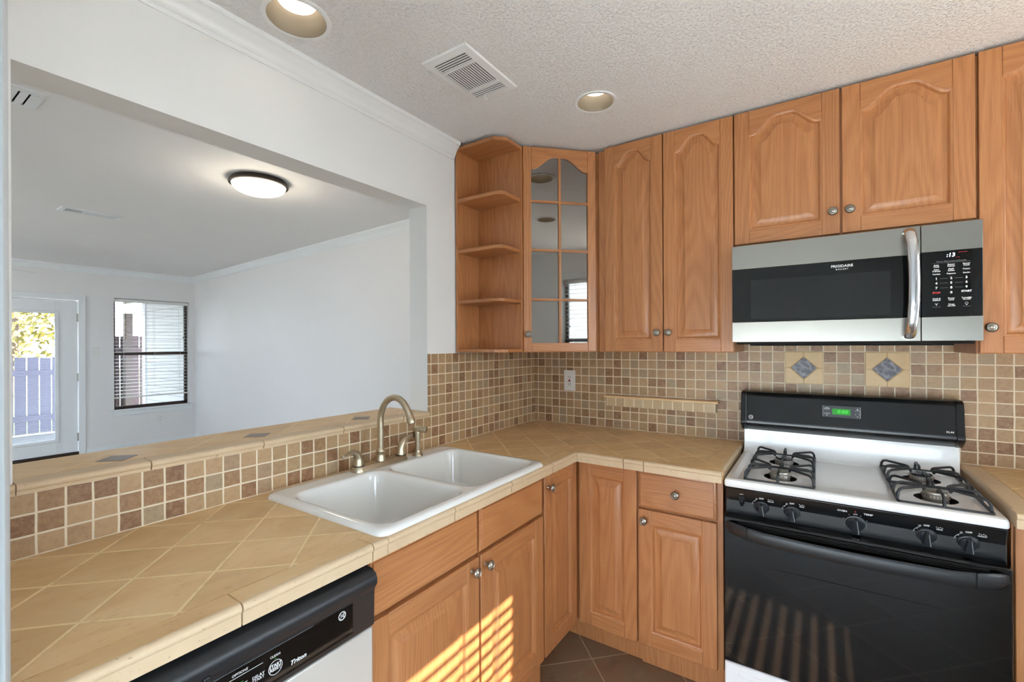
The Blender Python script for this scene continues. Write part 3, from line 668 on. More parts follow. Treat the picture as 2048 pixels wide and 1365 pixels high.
m.text('DELAY\nSTART', 0.0078, (0.018, yt, 0.7635)); m.text('LOCK', 0.0078, (-0.012, yt, 0.7675)); m.text('HEATED\nDRY', 0.0078, (-0.044, yt, 0.7635))
m.box(0.014, 0.021, yt, yt+0.0003, 0.7495, 0.7525, 1)
m.build('option_labels', [M['ink'], plain('cyan_mark', (90, 190, 220), 0.5)], cp_, smooth=0)
m = MB(); m.box(0.0495, 0.0535, -0.6296, -0.628, 0.7805, 0.7815); m.build('indicator', M['green'], cp_, smooth=0)
m = MB(); m.box(-0.014, -0.010, -0.6296, -0.628, 0.7735, 0.7745); m.build('indicator', M['green'], cp_, smooth=0)
m = MB(); m.box(-0.080, -0.068, -0.640, -0.626, 0.810, 0.823); m.build('latch', M['blackm'], cp_, bevel=0.002)

# ------------------------------------------------------------------ stove
c = thing('gas_stove', 'white and black gas range with four burners and a green clock, between the counters', 'stove', (1.611, 0, 0), 0.0)
hw = 0.380
m = MB(); m.box(-hw+0.002, hw-0.002, -0.63, -0.03, 0.03, 0.862); m.box(-hw+0.02, hw-0.02, -0.60, -0.06, 0.0, 0.03); m.build('body', M['black'], c, bevel=0.003)
ZT = 0.884
def rc(i, z, r): return [(a, b, z) for a, b in rrect(-hw+i, hw-i, -0.655+i, -0.035-i, r, 5)]
m = MB()
m.loops([rc(0.002, 0.862, 0.012), rc(0.0, 0.866, 0.012), rc(0.0, 0.880, 0.012), rc(0.003, 0.888, 0.012), rc(0.010, 0.8915, 0.012), rc(0.022, 0.8915, 0.014), rc(0.032, 0.8880, 0.016), rc(0.040, ZT, 0.018)], True, False)
# flat top with four burner openings
bm = bmesh.new()
BX = (-0.204, 0.243); BYs = (-0.500, -0.245); BR = 0.056
ring([p for p in rc(0.040, ZT, 0.018)])
for bx in BX:
    for by in BYs: ring([(bx+BR*math.cos(2*PI*i/28), by+BR*math.sin(2*PI*i/28), ZT) for i in range(28)])
bmesh.ops.triangle_fill(bm, edges=bm.edges[:], use_beauty=True); bm.verts.index_update()
m._add([v.co.copy() for v in bm.verts], [tuple(v.index for v in f.verts) for f in bm.faces]); bm.free()
m.build('cooktop', M['enamel'], c, smooth=40)
for bx in BX:
    for by in BYs:
        rear = by > -0.4
        m = MB(); m.lathe([(BR, 0), (BR-0.004, -0.006), (0.040, -0.018), (0.0001, -0.018)], (bx, by, ZT), 'z', 28, False, False, mi=0)
        b = m.build('burner', [M['dark']], c, smooth=40)
        m = MB(); m.lathe([(0.034, -0.018), (0.033, 0.004), (0.036, 0.006), (0.036, 0.016), (0.033, 0.018)], (bx, by, ZT), 'z', 36)
        for k in range(26):
            a = 2*PI*k/26; m.tube([(bx+0.0352*math.cos(a), by+0.0352*math.sin(a), ZT+0.009), (bx+0.0366*math.cos(a), by+0.0366*math.sin(a), ZT+0.0135)], 0.0011, 4, mi=1)
        m.build('burner_head', [M['alu'], M['dark']], b, smooth=40)
        m = MB(); m.lathe([(0.031, 0.018), (0.033, 0.020), (0.032, 0.0245), (0.022, 0.0265), (0.0001, 0.0268)], (bx, by, ZT), 'z', 30); m.build('burner_cap', M['black'] if rear else M['alu'], b, smooth=40)
        m = MB(); m.tube([(bx-0.004, by+0.045, ZT-0.01), (bx-0.004, by+0.045, ZT+0.020)], 0.003, 8); m.build('igniter', M['porcelain'], b, smooth=40)
def grate(x0, x1, y0, y1):
    m = MB(); zl_, zh = ZT+0.0085, ZT+0.042; r = 0.0046; cx, cy = (x0+x1)/2, (y0+y1)/2
    m.tube([(a, b, zl_) for a, b in rrect(x0, x1, y0, y1, 0.012, 4)], r, 8, closed=True)
    def finger(px, py, qx, qy):
        d = Vector((qx-px, qy-py, 0)); n = d.normalized(); p = Vector((px, py, 0)); q = Vector((qx, qy, 0))
        P = [p+Vector((0, 0, zl_)), p+n*0.003+Vector((0, 0, zl_+0.020)), p+n*0.010+Vector((0, 0, zh-0.004)), p+n*0.022+Vector((0, 0, zh))]
        P += [q-n*0.012+Vector((0, 0, zh)), q-n*0.002+Vector((0, 0, zh-0.002)), q+n*0.003+Vector((0, 0, zh-0.010))]
        m.tube(P, r, 8)
    dy = (y1-y0)/2-0.010
    for s in (-1, 1):
        ex = x0 if s < 0 else x1
        for f in (-1, 0, 1): finger(ex, cy+f*dy*0.86, cx+s*0.034, cy+f*0.022)
    finger(cx, y0, cx, cy-0.040); finger(cx, y1, cx, cy+0.040)
    for (px, py) in ((x0, y0), (x1, y0), (x0, y1), (x1, y1)): m.tube([(px+(0.006 if px == x0 else -0.006), py+(0.006 if py == y0 else -0.006), ZT), (px+(0.006 if px == x0 else -0.006), py+(0.006 if py == y0 else -0.006), zl_)], 0.004, 8)
    m.build('grate', M['iron'], c, smooth=60)
for bx in BX:
    grate(bx-0.110, bx+0.110, -0.628, -0.376); grate(bx-0.110, bx+0.110, -0.372, -0.118)
# backguard: white riser and black console
m = MB(); prof = [(-0.036, 0.870), (-0.100, 0.882), (-0.082, 0.8845), (-0.092, 0.890), (-0.100, 0.905), (-0.106, 0.930), (-0.110, 1.000), (-0.036, 1.000)]
prof = [(-0.036, 0.870), (-0.135, 0.870), (-0.135, 0.8865), (-0.122, 0.890), (-0.112, 0.899), (-0.107, 0.915), (-0.104, 1.005), (-0.036, 1.005)]
m.prism(prof, 'x', -hw+0.003, hw-0.003); m.build('riser', M['enamel'], c, bevel=0.004, smooth=50)
m = MB(); prof = [(-0.030, 0.992), (-0.104, 0.995), (-0.128, 1.012), (-0.142, 1.022), (-0.147, 1.032), (-0.140, 1.048), (-0.128, 1.150), (-0.122, 1.168), (-0.108, 1.176), (-0.030, 1.176)]
m.prism(prof, 'x', -hw-0.006+0.026, hw+0.006-0.026); con = m.build('console', M['black'], c, smooth=60)
for s in (-1, 1):
    m = MB(); pr2 = [(-0.030, 0.990), (-0.106, 0.994), (-0.130, 1.010), (-0.148, 1.024), (-0.150, 1.034), (-0.142, 1.050), (-0.130, 1.150), (-0.123, 1.170), (-0.108, 1.178), (-0.030, 1.178)]
    x_a, x_b = s*(hw+0.006-0.0255), s*(hw+0.006); m.prism(pr2, 'x', min(x_a, x_b), max(x_a, x_b)); m.build('end_cap', M['black'], con, bevel=0.004, smooth=60)
def cy(z): return -0.140 + (z-1.048)*0.012/0.102   # face of the console
tilt = math.atan2(0.012, 0.102)
FT = Matrix.Translation((0, cy(1.108), 1.108)) @ Matrix.Rotation(-tilt, 4, 'X')
m = MB(FT); m.box(-0.067, 0.071, -0.0035, 0.004, -0.0265, 0.0265); dp = m.build('clock_panel', M['blackm'], con, bevel=0.002)
m = MB(FT); m.box(-0.030, 0.034, -0.0045, -0.002, -0.0125, 0.0125); m.build('display', M['green'], dp, smooth=0)
m = MB(FT); m.text('0:00', 0.020, (0.006, -0.0048, 0), shear=0.15, sx=1.1); m.build('clock_digits', M['greend'], dp, smooth=0)
m = MB(FT)
for zz, s in ((0.0125, 1), (-0.0135, -1)):
    m.tube([(0.0575-0.0085, -0.0042, zz-s*0.008), (0.0575, -0.0042, zz+s*0.008), (0.0575+0.0085, -0.0042, zz-s*0.008)], 0.0005, 4, closed=True); m.prism([(0.0575-0.003, zz-0.003), (0.0575+0.003, zz-0.003), (0.0575, zz+0.003*s+0.001)], 'y', -0.0045, -0.0036)
m.build('arrow_buttons', M['ink'], dp, smooth=0); m = MB(FT)
m.text('TIMER\nON/OFF', 0.0062, (-0.049, -0.0040, 0.012)); m.text('CLOCK', 0.0062, (-0.049, -0.0040, -0.010)); m.box(-0.0505, -0.0475, -0.0042, -0.0036, -0.019, -0.016)
m.tube([(-0.060, -0.0040, 0.023), (-0.063, -0.0040, 0.020), (-0.063, -0.0040, -0.020), (-0.060, -0.0040, -0.023)], 0.0004, 4)
m.build('lettering', M['ink'], dp, smooth=0); m = MB(FT)
m.tube([(0.064, -0.0040, 0.023), (0.067, -0.0040, 0.020), (0.067, -0.0040, -0.020), (0.064, -0.0040, -0.023)], 0.0004, 4)
m.build('bracket_mark', M['ink'], dp, smooth=0)
m = MB(FT); logo(m, -0.343, -0.050, 0.0095, -0.0007); m.build('emblem', M['ink'], con, smooth=0)
m = MB(FT); m.text('XL44', 0.0105, (0.343, -0.0007, -0.052), bold=0.0002); m.build('lettering', M['ink'], con, smooth=0)
# front control strip, tilted under the lip
PT = Matrix.Translation((0, -0.630, 0.807)) @ Matrix.Rotation(R(17), 4, 'X')
m = MB(PT); m.box(-hw+0.003, hw-0.003, 0.0, 0.03, -0.044, 0.052); cs = m.build('control_strip', M['black'], c, bevel=0.003)
KX = (-0.256, -0.160, 0.0215, 0.200, 0.295)
KZ = -0.011
for i, kx in enumerate(KX):
    big = i == 2; r0 = 0.030 if big else 0.026
    T0 = PT @ Matrix.Translation((kx, 0, KZ))
    m = MB(T0); m.lathe([(r0, 0), (r0, 0.004), (r0-0.002, 0.006), (r0-0.005, 0.007), (r0-0.006, 0.012), (r0-0.007, 0.013), (0.0001, 0.0135)], (0, 0, 0), '-y', 32)
    w = 0.0075; h = r0-0.003
    m.loops([[(-w*1.5, -0.010, -h), (w*1.5, -0.010, -h), (w*0.8, -0.010, h), (-w*0.8, -0.010, h)], [(-w*1.3, -0.027, -h+0.001), (w*1.3, -0.027, -h+0.001), (w*0.55, -0.025, h-0.001), (-w*0.55, -0.025, h-0.001)]], True, True)
    kb = m.build('burner_knob' if not big else 'oven_knob', M['knobblack'], cs, bevel=0.0012, smooth=45)
    m = MB(T0); m.loops([[(w*0.98, -0.0262, -h+0.003), (w*1.28, -0.0258, -h+0.003), (w*0.53, -0.0244, h-0.003), (w*0.3, -0.0248, h-0.003)], [(w*0.98, -0.0275, -h+0.003), (w*1.28, -0.0271, -h+0.003), (w*0.53, -0.0257, h-0.003), (w*0.3, -0.0261, h-0.003)]], True, True)
    if big: ringp(m, 0, 0, r0-0.0005, 0.0012, -0.0062)
    m.build('pointer', M['ink2'], kb, smooth=0)
PT2 = PT @ Matrix.Translation((0, 0, KZ)); yt = -0.0005
for i, kx in enumerate(KX):
    m = MB(PT2)
    if i == 2:
        m.text('OVEN', 0.0085, (kx-0.036, yt, 0.0405), sx=1.2, bold=0.0002); m.text('TEMP', 0.0085, (kx+0.034, yt, 0.0405), sx=1.2, bold=0.0002); m.text('OFF', 0.0065, (kx, yt, 0.034))
        for k in range(9):
            a = R(120+k*38); m.tube([(kx+0.0325*math.cos(a), yt, 0.0325*math.sin(a)), (kx+0.0350*math.cos(a), yt, 0.0350*math.sin(a))], 0.0006, 4)
    else:
        m.text('OFF', 0.0085, (kx, yt, 0.0355), bold=0.0002)
        P_ = [(kx+0.0325*math.cos(R(a)), yt, 0.0325*math.sin(R(a))) for a in range(118, 236, 6)]; m.tube(P_, 0.0005, 4)
        for k, ch in enumerate(('4', '3', '2', '1')): m.text(ch, 0.005, (kx+0.0295*math.cos(R(138+24*k)), yt, 0.0295*math.sin(R(138+24*k))))
        m.text('HI', 0.007, (kx+0.034*math.cos(R(118)), yt, 0.036*math.sin(R(118)))); m.text('LITE', 0.006, (kx-0.026, yt, -0.031), rot=R(-40))
        m.text('REAR' if i in (1, 3) else 'FRONT', 0.0062, (kx+0.030, yt, 0.0285), bold=0.00015)
        for q in range(4): ringp(m, kx+0.023+0.0045*q, 0.0365-(q % 2)*0.002, 0.0016, 0.0008, yt, n=10)
    m.build('dial_marking', M['ink'], cs, smooth=0)
m = MB(PT)
m.text('LIGHT', 0.006, (-0.322, yt, 0.030), sx=0.8)
m.build('lettering', M['ink'], cs, smooth=0)
m = MB(PT); m.box(-0.331, -0.313, -0.003, 0.001, -0.024, 0.022); sw = m.build('light_switch', M['blackm'], cs, bevel=0.001)
m = MB(PT); m.box(-0.327, -0.317, -0.007, -0.002, -0.018, 0.004); m.build('rocker', M['black'], sw, bevel=0.0015)
m = MB(PT); m.box(0.020, 0.023, -0.001, 0.0, 0.0315, 0.0345); m.build('oven_light', M['red'], cs, smooth=0)
# oven door, window, handle
m = MB(); m.box(-hw+0.003, hw-0.003, -0.682, -0.635, 0.217, 0.758); od = m.build('oven_door', M['blackg'], c, bevel=0.004)
m = MB(); m.prism(rrect(-0.235, 0.235, 0.315, 0.600, 0.022, 5), 'y', -0.6832, -0.6815); m.build('oven_window', black_gloss('smoked_oven_glass', (13, 13, 14), 0.03), od, smooth=0)
m = MB(); 
for k in range(5): m.box(-0.33, 0.33, -0.6835, -0.680, 0.744-k*0.0042, 0.7458-k*0.0042)
m.build('vent_slots', M['dark'], od, smooth=0)
m = MB()
hp = [(-hw+0.010, -0.676, 0.726), (-hw+0.030, -0.690, 0.722), (-0.30, -0.708, 0.717), (-0.24, -0.718, 0.714), (-0.12, -0.724, 0.712), (0, -0.726, 0.711), (0.12, -0.724, 0.712), (0.24, -0.718, 0.714), (0.30, -0.708, 0.717), (hw-0.030, -0.690, 0.722), (hw-0.010, -0.676, 0.726)]
Ls = []
for i, (x, y, z) in enumerate(hp):
    e = 0.6 if i in (0, len(hp)-1) else 1.0
    Ls.append([(x, y+0.006*math.cos(2*PI*k/14)-0.002, z+0.0225*e*math.sin(2*PI*k/14)) for k in range(14)])
m.loops(Ls, True, True); hd = m.build('handle', M['blackm'], od, smooth=60)
for s in (-1, 1):
    m = MB(); m.box(s*0.297-0.0012, s*0.297+0.0012, -0.7195+0.0012, -0.7000, 0.696, 0.739); m.build('seam', M['dark'], hd, smooth=0)
m = MB(); m.box(-hw+0.003, hw-0.003, -0.676, -0.630, 0.045, 0.211); dr = m.build('drawer', M['enamel'], c, bevel=0.006)
m = MB(); m.box(-0.33, 0.33, -0.678, -0.674, 0.168, 0.186); m.build('grip_recess', M['enamel'], dr, bevel=0.004)

# ------------------------------------------------------------------ microwave
c = thing('microwave', 'stainless over-the-range microwave with black glass door and lit keypad', 'microwave', (1.609, 0, 1.40), 0)
hw2 = 0.3825; z0, z1 = 0.010, 0.418
m = MB(); m.box(-hw2+0.012, hw2-0.012, -0.36, -0.004, 0.0, z1-0.006); m.build('body', M['dark'], c, smooth=0, bevel=0.003)
sx = 0.2255
m = MB(); m.box(-hw2, sx-0.0012, -0.398, -0.362, 0.318, z1); m.box(-hw2, sx-0.0012, -0.398, -0.362, z0, 0.094); m.box(-hw2+0.001, sx-0.002, -0.3635, -0.3615, 0.05, 0.36); dm = m.build('door', M['steel'], c, bevel=0.003)
m = MB(); m.box(-hw2+0.0005, sx-0.0015, -0.3975, -0.364, 0.0945, 0.3175); m.build('door_glass', M['blackg'], dm, smooth=0, bevel=0.0008)
m = MB(); m.box(-0.311, 0.142, -0.3979, -0.3970, 0.108, 0.268); m.build('window', black_gloss('smoked_microwave_glass', (26, 28, 29), 0.08), dm, smooth=0)
m = MB(); m.box(sx+0.0012, hw2, -0.398, -0.362, 0.322, z1); m.box(sx+0.0012, hw2, -0.398, -0.362, z0, 0.094); m.box(sx+0.002, hw2-0.001, -0.3635, -0.3615, 0.05, 0.36); kp = m.build('control_panel', M['steel'], c, bevel=0.003)
m = MB(); m.box(sx+0.0015, hw2-0.0005, -0.3975, -0.364, 0.0945, 0.3215); kg = m.build('keypad', M['blackg'], kp, smooth=0, bevel=0.0008)
m = MB()
hp = [(0.192, -0.396, 0.402), (0.192, -0.418, 0.401), (0.193, -0.436, 0.388), (0.197, -0.447, 0.345), (0.200, -0.452, 0.28), (0.201, -0.453, 0.214), (0.200, -0.452, 0.148), (0.197, -0.447, 0.083), (0.193, -0.436, 0.040), (0.192, -0.418, 0.027), (0.192, -0.396, 0.026)]
Ls = []
for i, (x, y, z) in enumerate(hp):
    a = Vector(hp[max(i-1, 0)]); b = Vector(hp[min(i+1, len(hp)-1)]); t = (b-a).normalized(); nrm = Vector((1, 0, 0)).cross(t).normalized()
    Ls.append([Vector((x, y, z)) + Vector((1, 0, 0))*0.0165*math.cos(2*PI*k/18) + nrm*0.009*math.sin(2*PI*k/18) for k in range(18)])
m.loops(Ls, True, True); m.build('handle', M['chrome'], dm, smooth=70)
m = MB(); yt = -0.3982
m.text('FRIGIDAIRE', 0.0135, (-0.001, yt, 0.2985), bold=0.0003, sx=1.0); m.text('G A L L E R Y', 0.0068, (-0.001, yt, 0.2865), bold=0.00015); m.build('lettering', M['ink'], dm, smooth=0)
m = MB(); kx = sx+(hw2-sx)*0.5; cols = (kx-0.038, kx, kx+0.038)
m.text(':13', 0.0185, (kx-0.001, yt, 0.306), mi=0, sx=1.0, shear=0.12, bold=0.0003); m.build('clock_digits', M['digit'], kg, smooth=0); m = MB()
m.box(kx+0.018, kx+0.040, yt, yt+0.0004, 0.3135, 0.3145, 2); m.box(kx+0.012, kx+0.022, yt, yt+0.0004, 0.2965, 0.2974, 2)
m.text('Sensor Microwave & Presets', 0.0062, (kx, yt, 0.2855), mi=3, sx=1.05); m.box(kx-0.048, kx+0.048, yt, yt+0.0003, 0.2805, 0.2810, 3)
rows = [(0.271, ('Auto\nCook', 'Sensor\nReheat', 'Sensor\nCook')), (0.2555, ('Auto\nDefrost', 'Melt/\nSoften', 'Potato')), (0.2425, ('Veggies', 'Popcorn', 'Snacks'))]
for zz, ws in rows:
    for cx, wd_ in zip(cols, ws): m.text(wd_, 0.0066, (cx, yt, zz), bold=0.0002)
for zz, ws in ((0.2265, '123'), (0.2105, '456'), (0.1940, '789')):
    for cx, ch in zip(cols, ws): m.text(ch, 0.0110, (cx, yt, zz), bold=0.0004)
    for s in (-1, 1): m.box(kx+s*0.019-0.010, kx+s*0.019+0.010, yt, yt+0.0003, zz-0.0003, zz+0.0003, 3)
m.text('0', 0.0110, (cols[1], yt, 0.1770), bold=0.0004); m.text('STOP', 0.0085, (cols[0], yt, 0.1775), mi=2, bold=0.0003); m.text('START', 0.0088, (cols[2], yt, 0.1795), bold=0.0004)
for cx, wd_ in zip(cols, ('Clock &\nSettings', 'Power\nLevel', 'Turntable\nOn-Off')): m.text(wd_, 0.0064, (cx, yt, 0.1545), bold=0.0002)
m.text('Timer\nOn-Off', 0.0064, (cols[1], yt, 0.1335), bold=0.0002)
ringp(m, cols[2], 0.1385, 0.004, 0.0007, yt, n=18); m.box(cols[2]-0.0015, cols[2]+0.0015, yt, yt+0.0003, 0.132, 0.1345)
for a in (90, 210, 330): m.tube([(cols[0], yt, 0.1375), (cols[0]+0.0045*math.cos(R(a+60)), yt, 0.1375+0.0045*math.sin(R(a+60)))], 0.0009, 5)
for s in (0, 2): m.text('Hi-Low-Off', 0.0042, (cols[s], yt, 0.128), mi=3)
m.build('lettering', [M['ink'], M['digit'], M['red'], M['ink2']], kg, smooth=0)
m = MB(); m.box(-hw2+0.06, hw2-0.06, -0.33, -0.05, -0.006, 0.0); m.build('grease_filter', M['dark'], c, smooth=0)

# ------------------------------------------------------------------ ceiling fixtures
def can(x, y, r, label):
    t = thing('recessed_light', label, 'ceiling light', (x, y, ZC), group='recessed kitchen lights')
    m = MB(); m.lathe([(r, -0.003), (r*1.02, -0.004), (r*1.16, -0.004), (r*1.19, -0.001), (r*1.19, 0.0)], (0, 0, 0), 'z', 40, False, False); m.build('trim_ring', M['trim'], t, smooth=50)
    m = MB(); n = 12; pr = []
    for i in range(n): pr += [(r*(1-0.018*i), -0.003-0.0*i+0.0085*i), (r*(1-0.018*i)-0.0015, -0.003+0.0085*i+0.004)]
    pr += [(r*0.76, 0.105), (0.0001, 0.105)]
    m.lathe(pr, (0, 0, 0), 'z', 40, False, False); m.build('baffle', M['baffle'], t, smooth=30)
    m = MB(); m.lathe([(0.0001, 0.046), (r*0.40, 0.047), (r*0.64, 0.050), (r*0.70, 0.058), (r*0.55, 0.085), (r*0.25, 0.104)], (0, 0, 0), 'z', 28, False, False); m.build('bulb', M['bulb'], t, smooth=60)
    return t
CANS = [(0.757, -0.752, 0.074, 'recessed ceiling light above the corner counter, fully in view'), (0.185, -1.735, 0.086, 'recessed ceiling light cut by the top edge of the photo, near the crown moulding'),
        (1.578, -1.18, 0.074, 'recessed ceiling light seen only as a reflection in the cabinet glass')]
for a in CANS: can(*a)
# holes in the popcorn ceiling would hide the baffles: raise the ceiling slab around them
ce = bpy.data.objects['ceiling']; me = ce.data; bm = bmesh.new()
def cring(x, y, r, z): return [(x+r*math.cos(2*PI*i/40), y+r*math.sin(2*PI*i/40), z) for i in range(40)]
ring([(-0.06, YK, ZC), (XR+0.1, YK, ZC), (XR+0.1, 0.05, ZC), (-0.06, 0.05, ZC)])
for x, y, r, _ in CANS: ring(cring(x, y, r*1.02, ZC))
bmesh.ops.triangle_fill(bm, edges=bm.edges[:], use_beauty=True)
top = bm.faces[:]
for x, y, r, _ in CANS:
    lo = [bm.verts.new(p) for p in cring(x, y, r*1.02+0.001, ZC)]; hi = [bm.verts.new(p) for p in cring(x, y, r*1.02+0.001, ZC+0.12)]
    for i in range(40): bm.faces.new((lo[i], lo[(i+1) % 40], hi[(i+1) % 40], hi[i]))
    bm.faces.new(hi)
bm.to_mesh(me); bm.free()
sb = MB(); sb.box(-0.06, XR+0.1, YK, 0.05, ZC+0.13, ZC+0.16); struct(sb.build('ceiling_deck', M['ceil_l'], smooth=0))

def vent(name, label, T, rz, lx, ly, layout, group=None, cov=0.55):
    t = thing(name, label, 'air vent', T, rz, group)
    m = MB(); fx, fy = lx/2, ly/2; b = min(0.03, ly*0.18)
    m.loops([[(-fx, -fy, 0), (fx, -fy, 0), (fx, fy, 0), (-fx, fy, 0)], [(-fx+0.004, -fy+0.004, -0.006), (fx-0.004, -fy+0.004, -0.006), (fx-0.004, fy-0.004, -0.006), (-fx+0.004, fy-0.004, -0.006)],
             [(-fx+b, -fy+b, -0.009), (fx-b, -fy+b, -0.009), (fx-b, fy-b, -0.009), (-fx+b, fy-b, -0.009)]], False, False)
    m.build('frame', M['trim'], t, smooth=20)
    m = MB(); m.box(-fx+b, fx-b, -fy+b, fy-b, -0.0022, -0.0008); m.build('backing', M['dark'], t, smooth=0)
    m = MB()
    for (a0, a1, n, ax) in layout:      # a0,a1 = span along x in frame units
        xa, xb = -fx+b+(2*fx-2*b)*a0, -fx+b+(2*fx-2*b)*a1
        if ax == 'x':                   # louvres running along x
            for k in range(n+1):
                yy = -fy+b+(2*fy-2*b)*k/n; m.box(xa, xb, yy-(fy-b)/n*0.55, yy+(fy-b)/n*0.55, -0.0095, -0.0082)
        else:
            for k in range(n+1):
                xx = xa+(xb-xa)*k/n; w = (xb-xa)/2/n*cov; m.box(xx-w, xx+w, -fy+b, fy-b, -0.0095, -0.0082)
        m.box(xb-0.0055, xb+0.0055, -fy+b, fy-b, -0.0100, -0.003)
    m.build('louvre', M['trim'], t, smooth=0); return t
t = vent('ceiling_vent', 'white square air vent with louvres on the textured kitchen ceiling', (0.445, -1.195, ZC), R(90), 0.322, 0.210, [(0, 0.22, 5, 'y'), (0.22, 0.78, 14, 'x'), (0.78, 1.0, 5, 'y')])
m = MB(); m.tube([(0.118, 0.028, -0.008), (0.130, 0.032, -0.020), (0.135, 0.024, -0.024)], 0.003, 8); m.build('lever', M['trim'], t, smooth=50)
vent('ceiling_vent', 'white vent on the living room ceiling, cut by the left edge of the photo', (-1.155, -2.235, ZC), R(90), 0.36, 0.20, [(0, 1.0, 10, 'y')], None, 0.80)
vent('ceiling_vent', 'long narrow white vent on the living room ceiling beyond the round lamp', (-3.07, -1.44, ZC), R(90), 0.36, 0.16, [(0, 0.35, 8, 'y'), (0.35, 1.0, 7, 'x')])
t = thing('flush_lamp', 'lit round frosted flush lamp with dark bronze rim on the living room ceiling', 'ceiling light', (-1.33, -1.075, ZC))
m = MB(); m.lathe([(0.150, 0), (0.158, -0.010), (0.165, -0.026), (0.163, -0.032), (0.150, -0.033)], (0, 0, 0), 'z', 48, True, False); m.build('rim', M['bronze'], t, smooth=50)
m = MB(); m.lathe([(0.150, -0.030), (0.146, -0.045), (0.130, -0.062), (0.100, -0.076), (0.060, -0.085), (0.0001, -0.088)], (0, 0, 0), 'z', 48, False, False); m.build('shade', M['dome'], t, smooth=60)
pl = bpy.data.lights.new('flush_lamp_glow', 'POINT'); pl.energy = 3; pl.color = (1.0, 0.88, 0.70); pl.shadow_soft_size = 0.12
po = bpy.data.objects.new('flush_lamp_glow', pl); C.objects.link(po); po.location = (-1.33, -1.075, ZC-0.22)
# ceiling fan (its globe is out of frame), only a blade tip shows
t = thing('ceiling_fan', 'white ceiling fan in the living room, one blade tip showing at the left edge', 'fan', (-4.91, -1.96, ZC))
m = MB(); m.lathe([(0.07, 0), (0.06, -0.05), (0.02, -0.06), (0.015, -0.15), (0.06, -0.16), (0.10, -0.18), (0.105, -0.25), (0.08, -0.29), (0.02, -0.30)], (0, 0, 0), 'z', 28); m.build('motor', M['trim'], t, smooth=40)
for k in range(5):
    a = R(57+72*k); T0 = Matrix.Rotation(a, 4, 'Z') @ Matrix.Translation((0, 0, -0.225)) @ Matrix.Rotation(R(10), 4, 'X')
    m = MB(T0); m.prism([(0.14, -0.045), (0.72, -0.062), (0.78, -0.040), (0.79, 0.040), (0.75, 0.060), (0.14, 0.045)], 'z', -0.003, 0.003); m.build('blade', M['trim'], t, bevel=0.002)

GZ = -0.12
m = MB(); m.lathe([(0.06, -0.30), (0.095, -0.315), (0.11, -0.35), (0.10, -0.385), (0.06, -0.41), (0.0001, -0.415)], (0, 0, 0), 'z', 28, False, False); m.build('light_globe', M['porcelain'], t, smooth=60)
# ------------------------------------------------------------------ windows, doors, blinds
def sash_window(name, T, w, h, depth, mat, labelname):
    # local frame: x along the wall, y out of the room, z up from the sill; opening w x h
    m = MB(T); d0, d1 = depth*0.55, depth*0.80; f = 0.035
    m.box(-w/2, -w/2+f, d0, d1, 0, h); m.box(w/2-f, w/2, d0, d1, 0, h); m.box(-w/2, w/2, d0, d1, 0, f); m.box(-w/2, w/2, d0, d1, h-f, h); m.box(-w/2, w/2, d0-0.012, d1, h/2-0.022, h/2+0.022)
    fr = struct(m.build(name, mat, bevel=0.002, smooth=0))
    m = MB(T); m.box(-w/2+f, w/2-f, d1-0.012, d1-0.008, f, h-f); m.build('glass', M['win'], fr, smooth=0)
    return fr
def sill(T, w, depth, parent):
    m = MB(T); m.box(-w/2-0.045, w/2+0.045, -0.045, depth*0.55, -0.022, 0.0); m.build('sill', M['trim'], parent, bevel=0.003)
    m = MB(T); m.box(-w/2-0.03, w/2+0.03, -0.014, -0.0005, -0.085, -0.022); m.build('apron', M['trim'], parent, bevel=0.002)
def blind(label, T, w, h, pitch, sw, y, tiltdeg, loc, group=None, drop=None):
    t = bpy.data.objects.new('window_blind', None); C.objects.link(t); t.location = loc; reg(t, None, Matrix.Translation(loc)); tag(t, label, 'blind', group)
    drop = drop or h
    m = MB(T); m.box(-w/2, w/2, y-0.025, y+0.025, h-0.042, h-0.002); m.build('headrail', M['white'], t, world=True, bevel=0.002)
    m = MB(T); n = int((drop-0.075)/pitch); ca, sa = math.cos(R(tiltdeg))*sw/2, math.sin(R(tiltdeg))*sw/2; th = 0.0011
    for k in range(n):
        z = h-0.06-k*pitch
        m.loops([[(-w/2, y-ca, z-sa-th), (-w/2, y+ca, z+sa-th), (-w/2, y+ca, z+sa+th), (-w/2, y, z+th+0.0015), (-w/2, y-ca, z-sa+th)], [(w/2, y-ca, z-sa-th), (w/2, y+ca, z+sa-th), (w/2, y+ca, z+sa+th), (w/2, y, z+th+0.0015), (w/2, y-ca, z-sa+th)]], True, True)
    m.build('slats', M['white'], t, world=True, smooth=0)
    zb = h-0.06-n*pitch
    m = MB(T); m.box(-w/2, w/2, y-0.02, y+0.02, zb-0.008, zb+0.010); m.build('bottom_rail', M['white'], t, world=True, bevel=0.002)
    m = MB(T)
    for fx in (-0.38, 0.02, 0.38):
        for yy in (y-0.024, y+0.024): m.tube([(fx*w, yy, zb), (fx*w, yy, h-0.04)], 0.0012, 5)
    m.build('ladder_cords', M['white'], t, world=True, smooth=0)
    m = MB(T); m.tube([(-w*0.36, y-0.034, h-0.04), (-w*0.36, y-0.034, h-0.55)], 0.004, 6); m.build('wand', plain('amber_wand', (170, 140, 96), 0.3), t, world=True)
    m = MB(T); m.tube([(w*0.42, y-0.034, h-0.04), (w*0.42, y-0.034, h-0.50)], 0.0015, 5); m.lathe([(0.0035, 0), (0.006, 0.02), (0.003, 0.03)], (w*0.42, y-0.034, h-0.53), 'z', 8, mi=1); m.build('pull_cord', [M['white'], M['brown']], t, world=True)
    return t
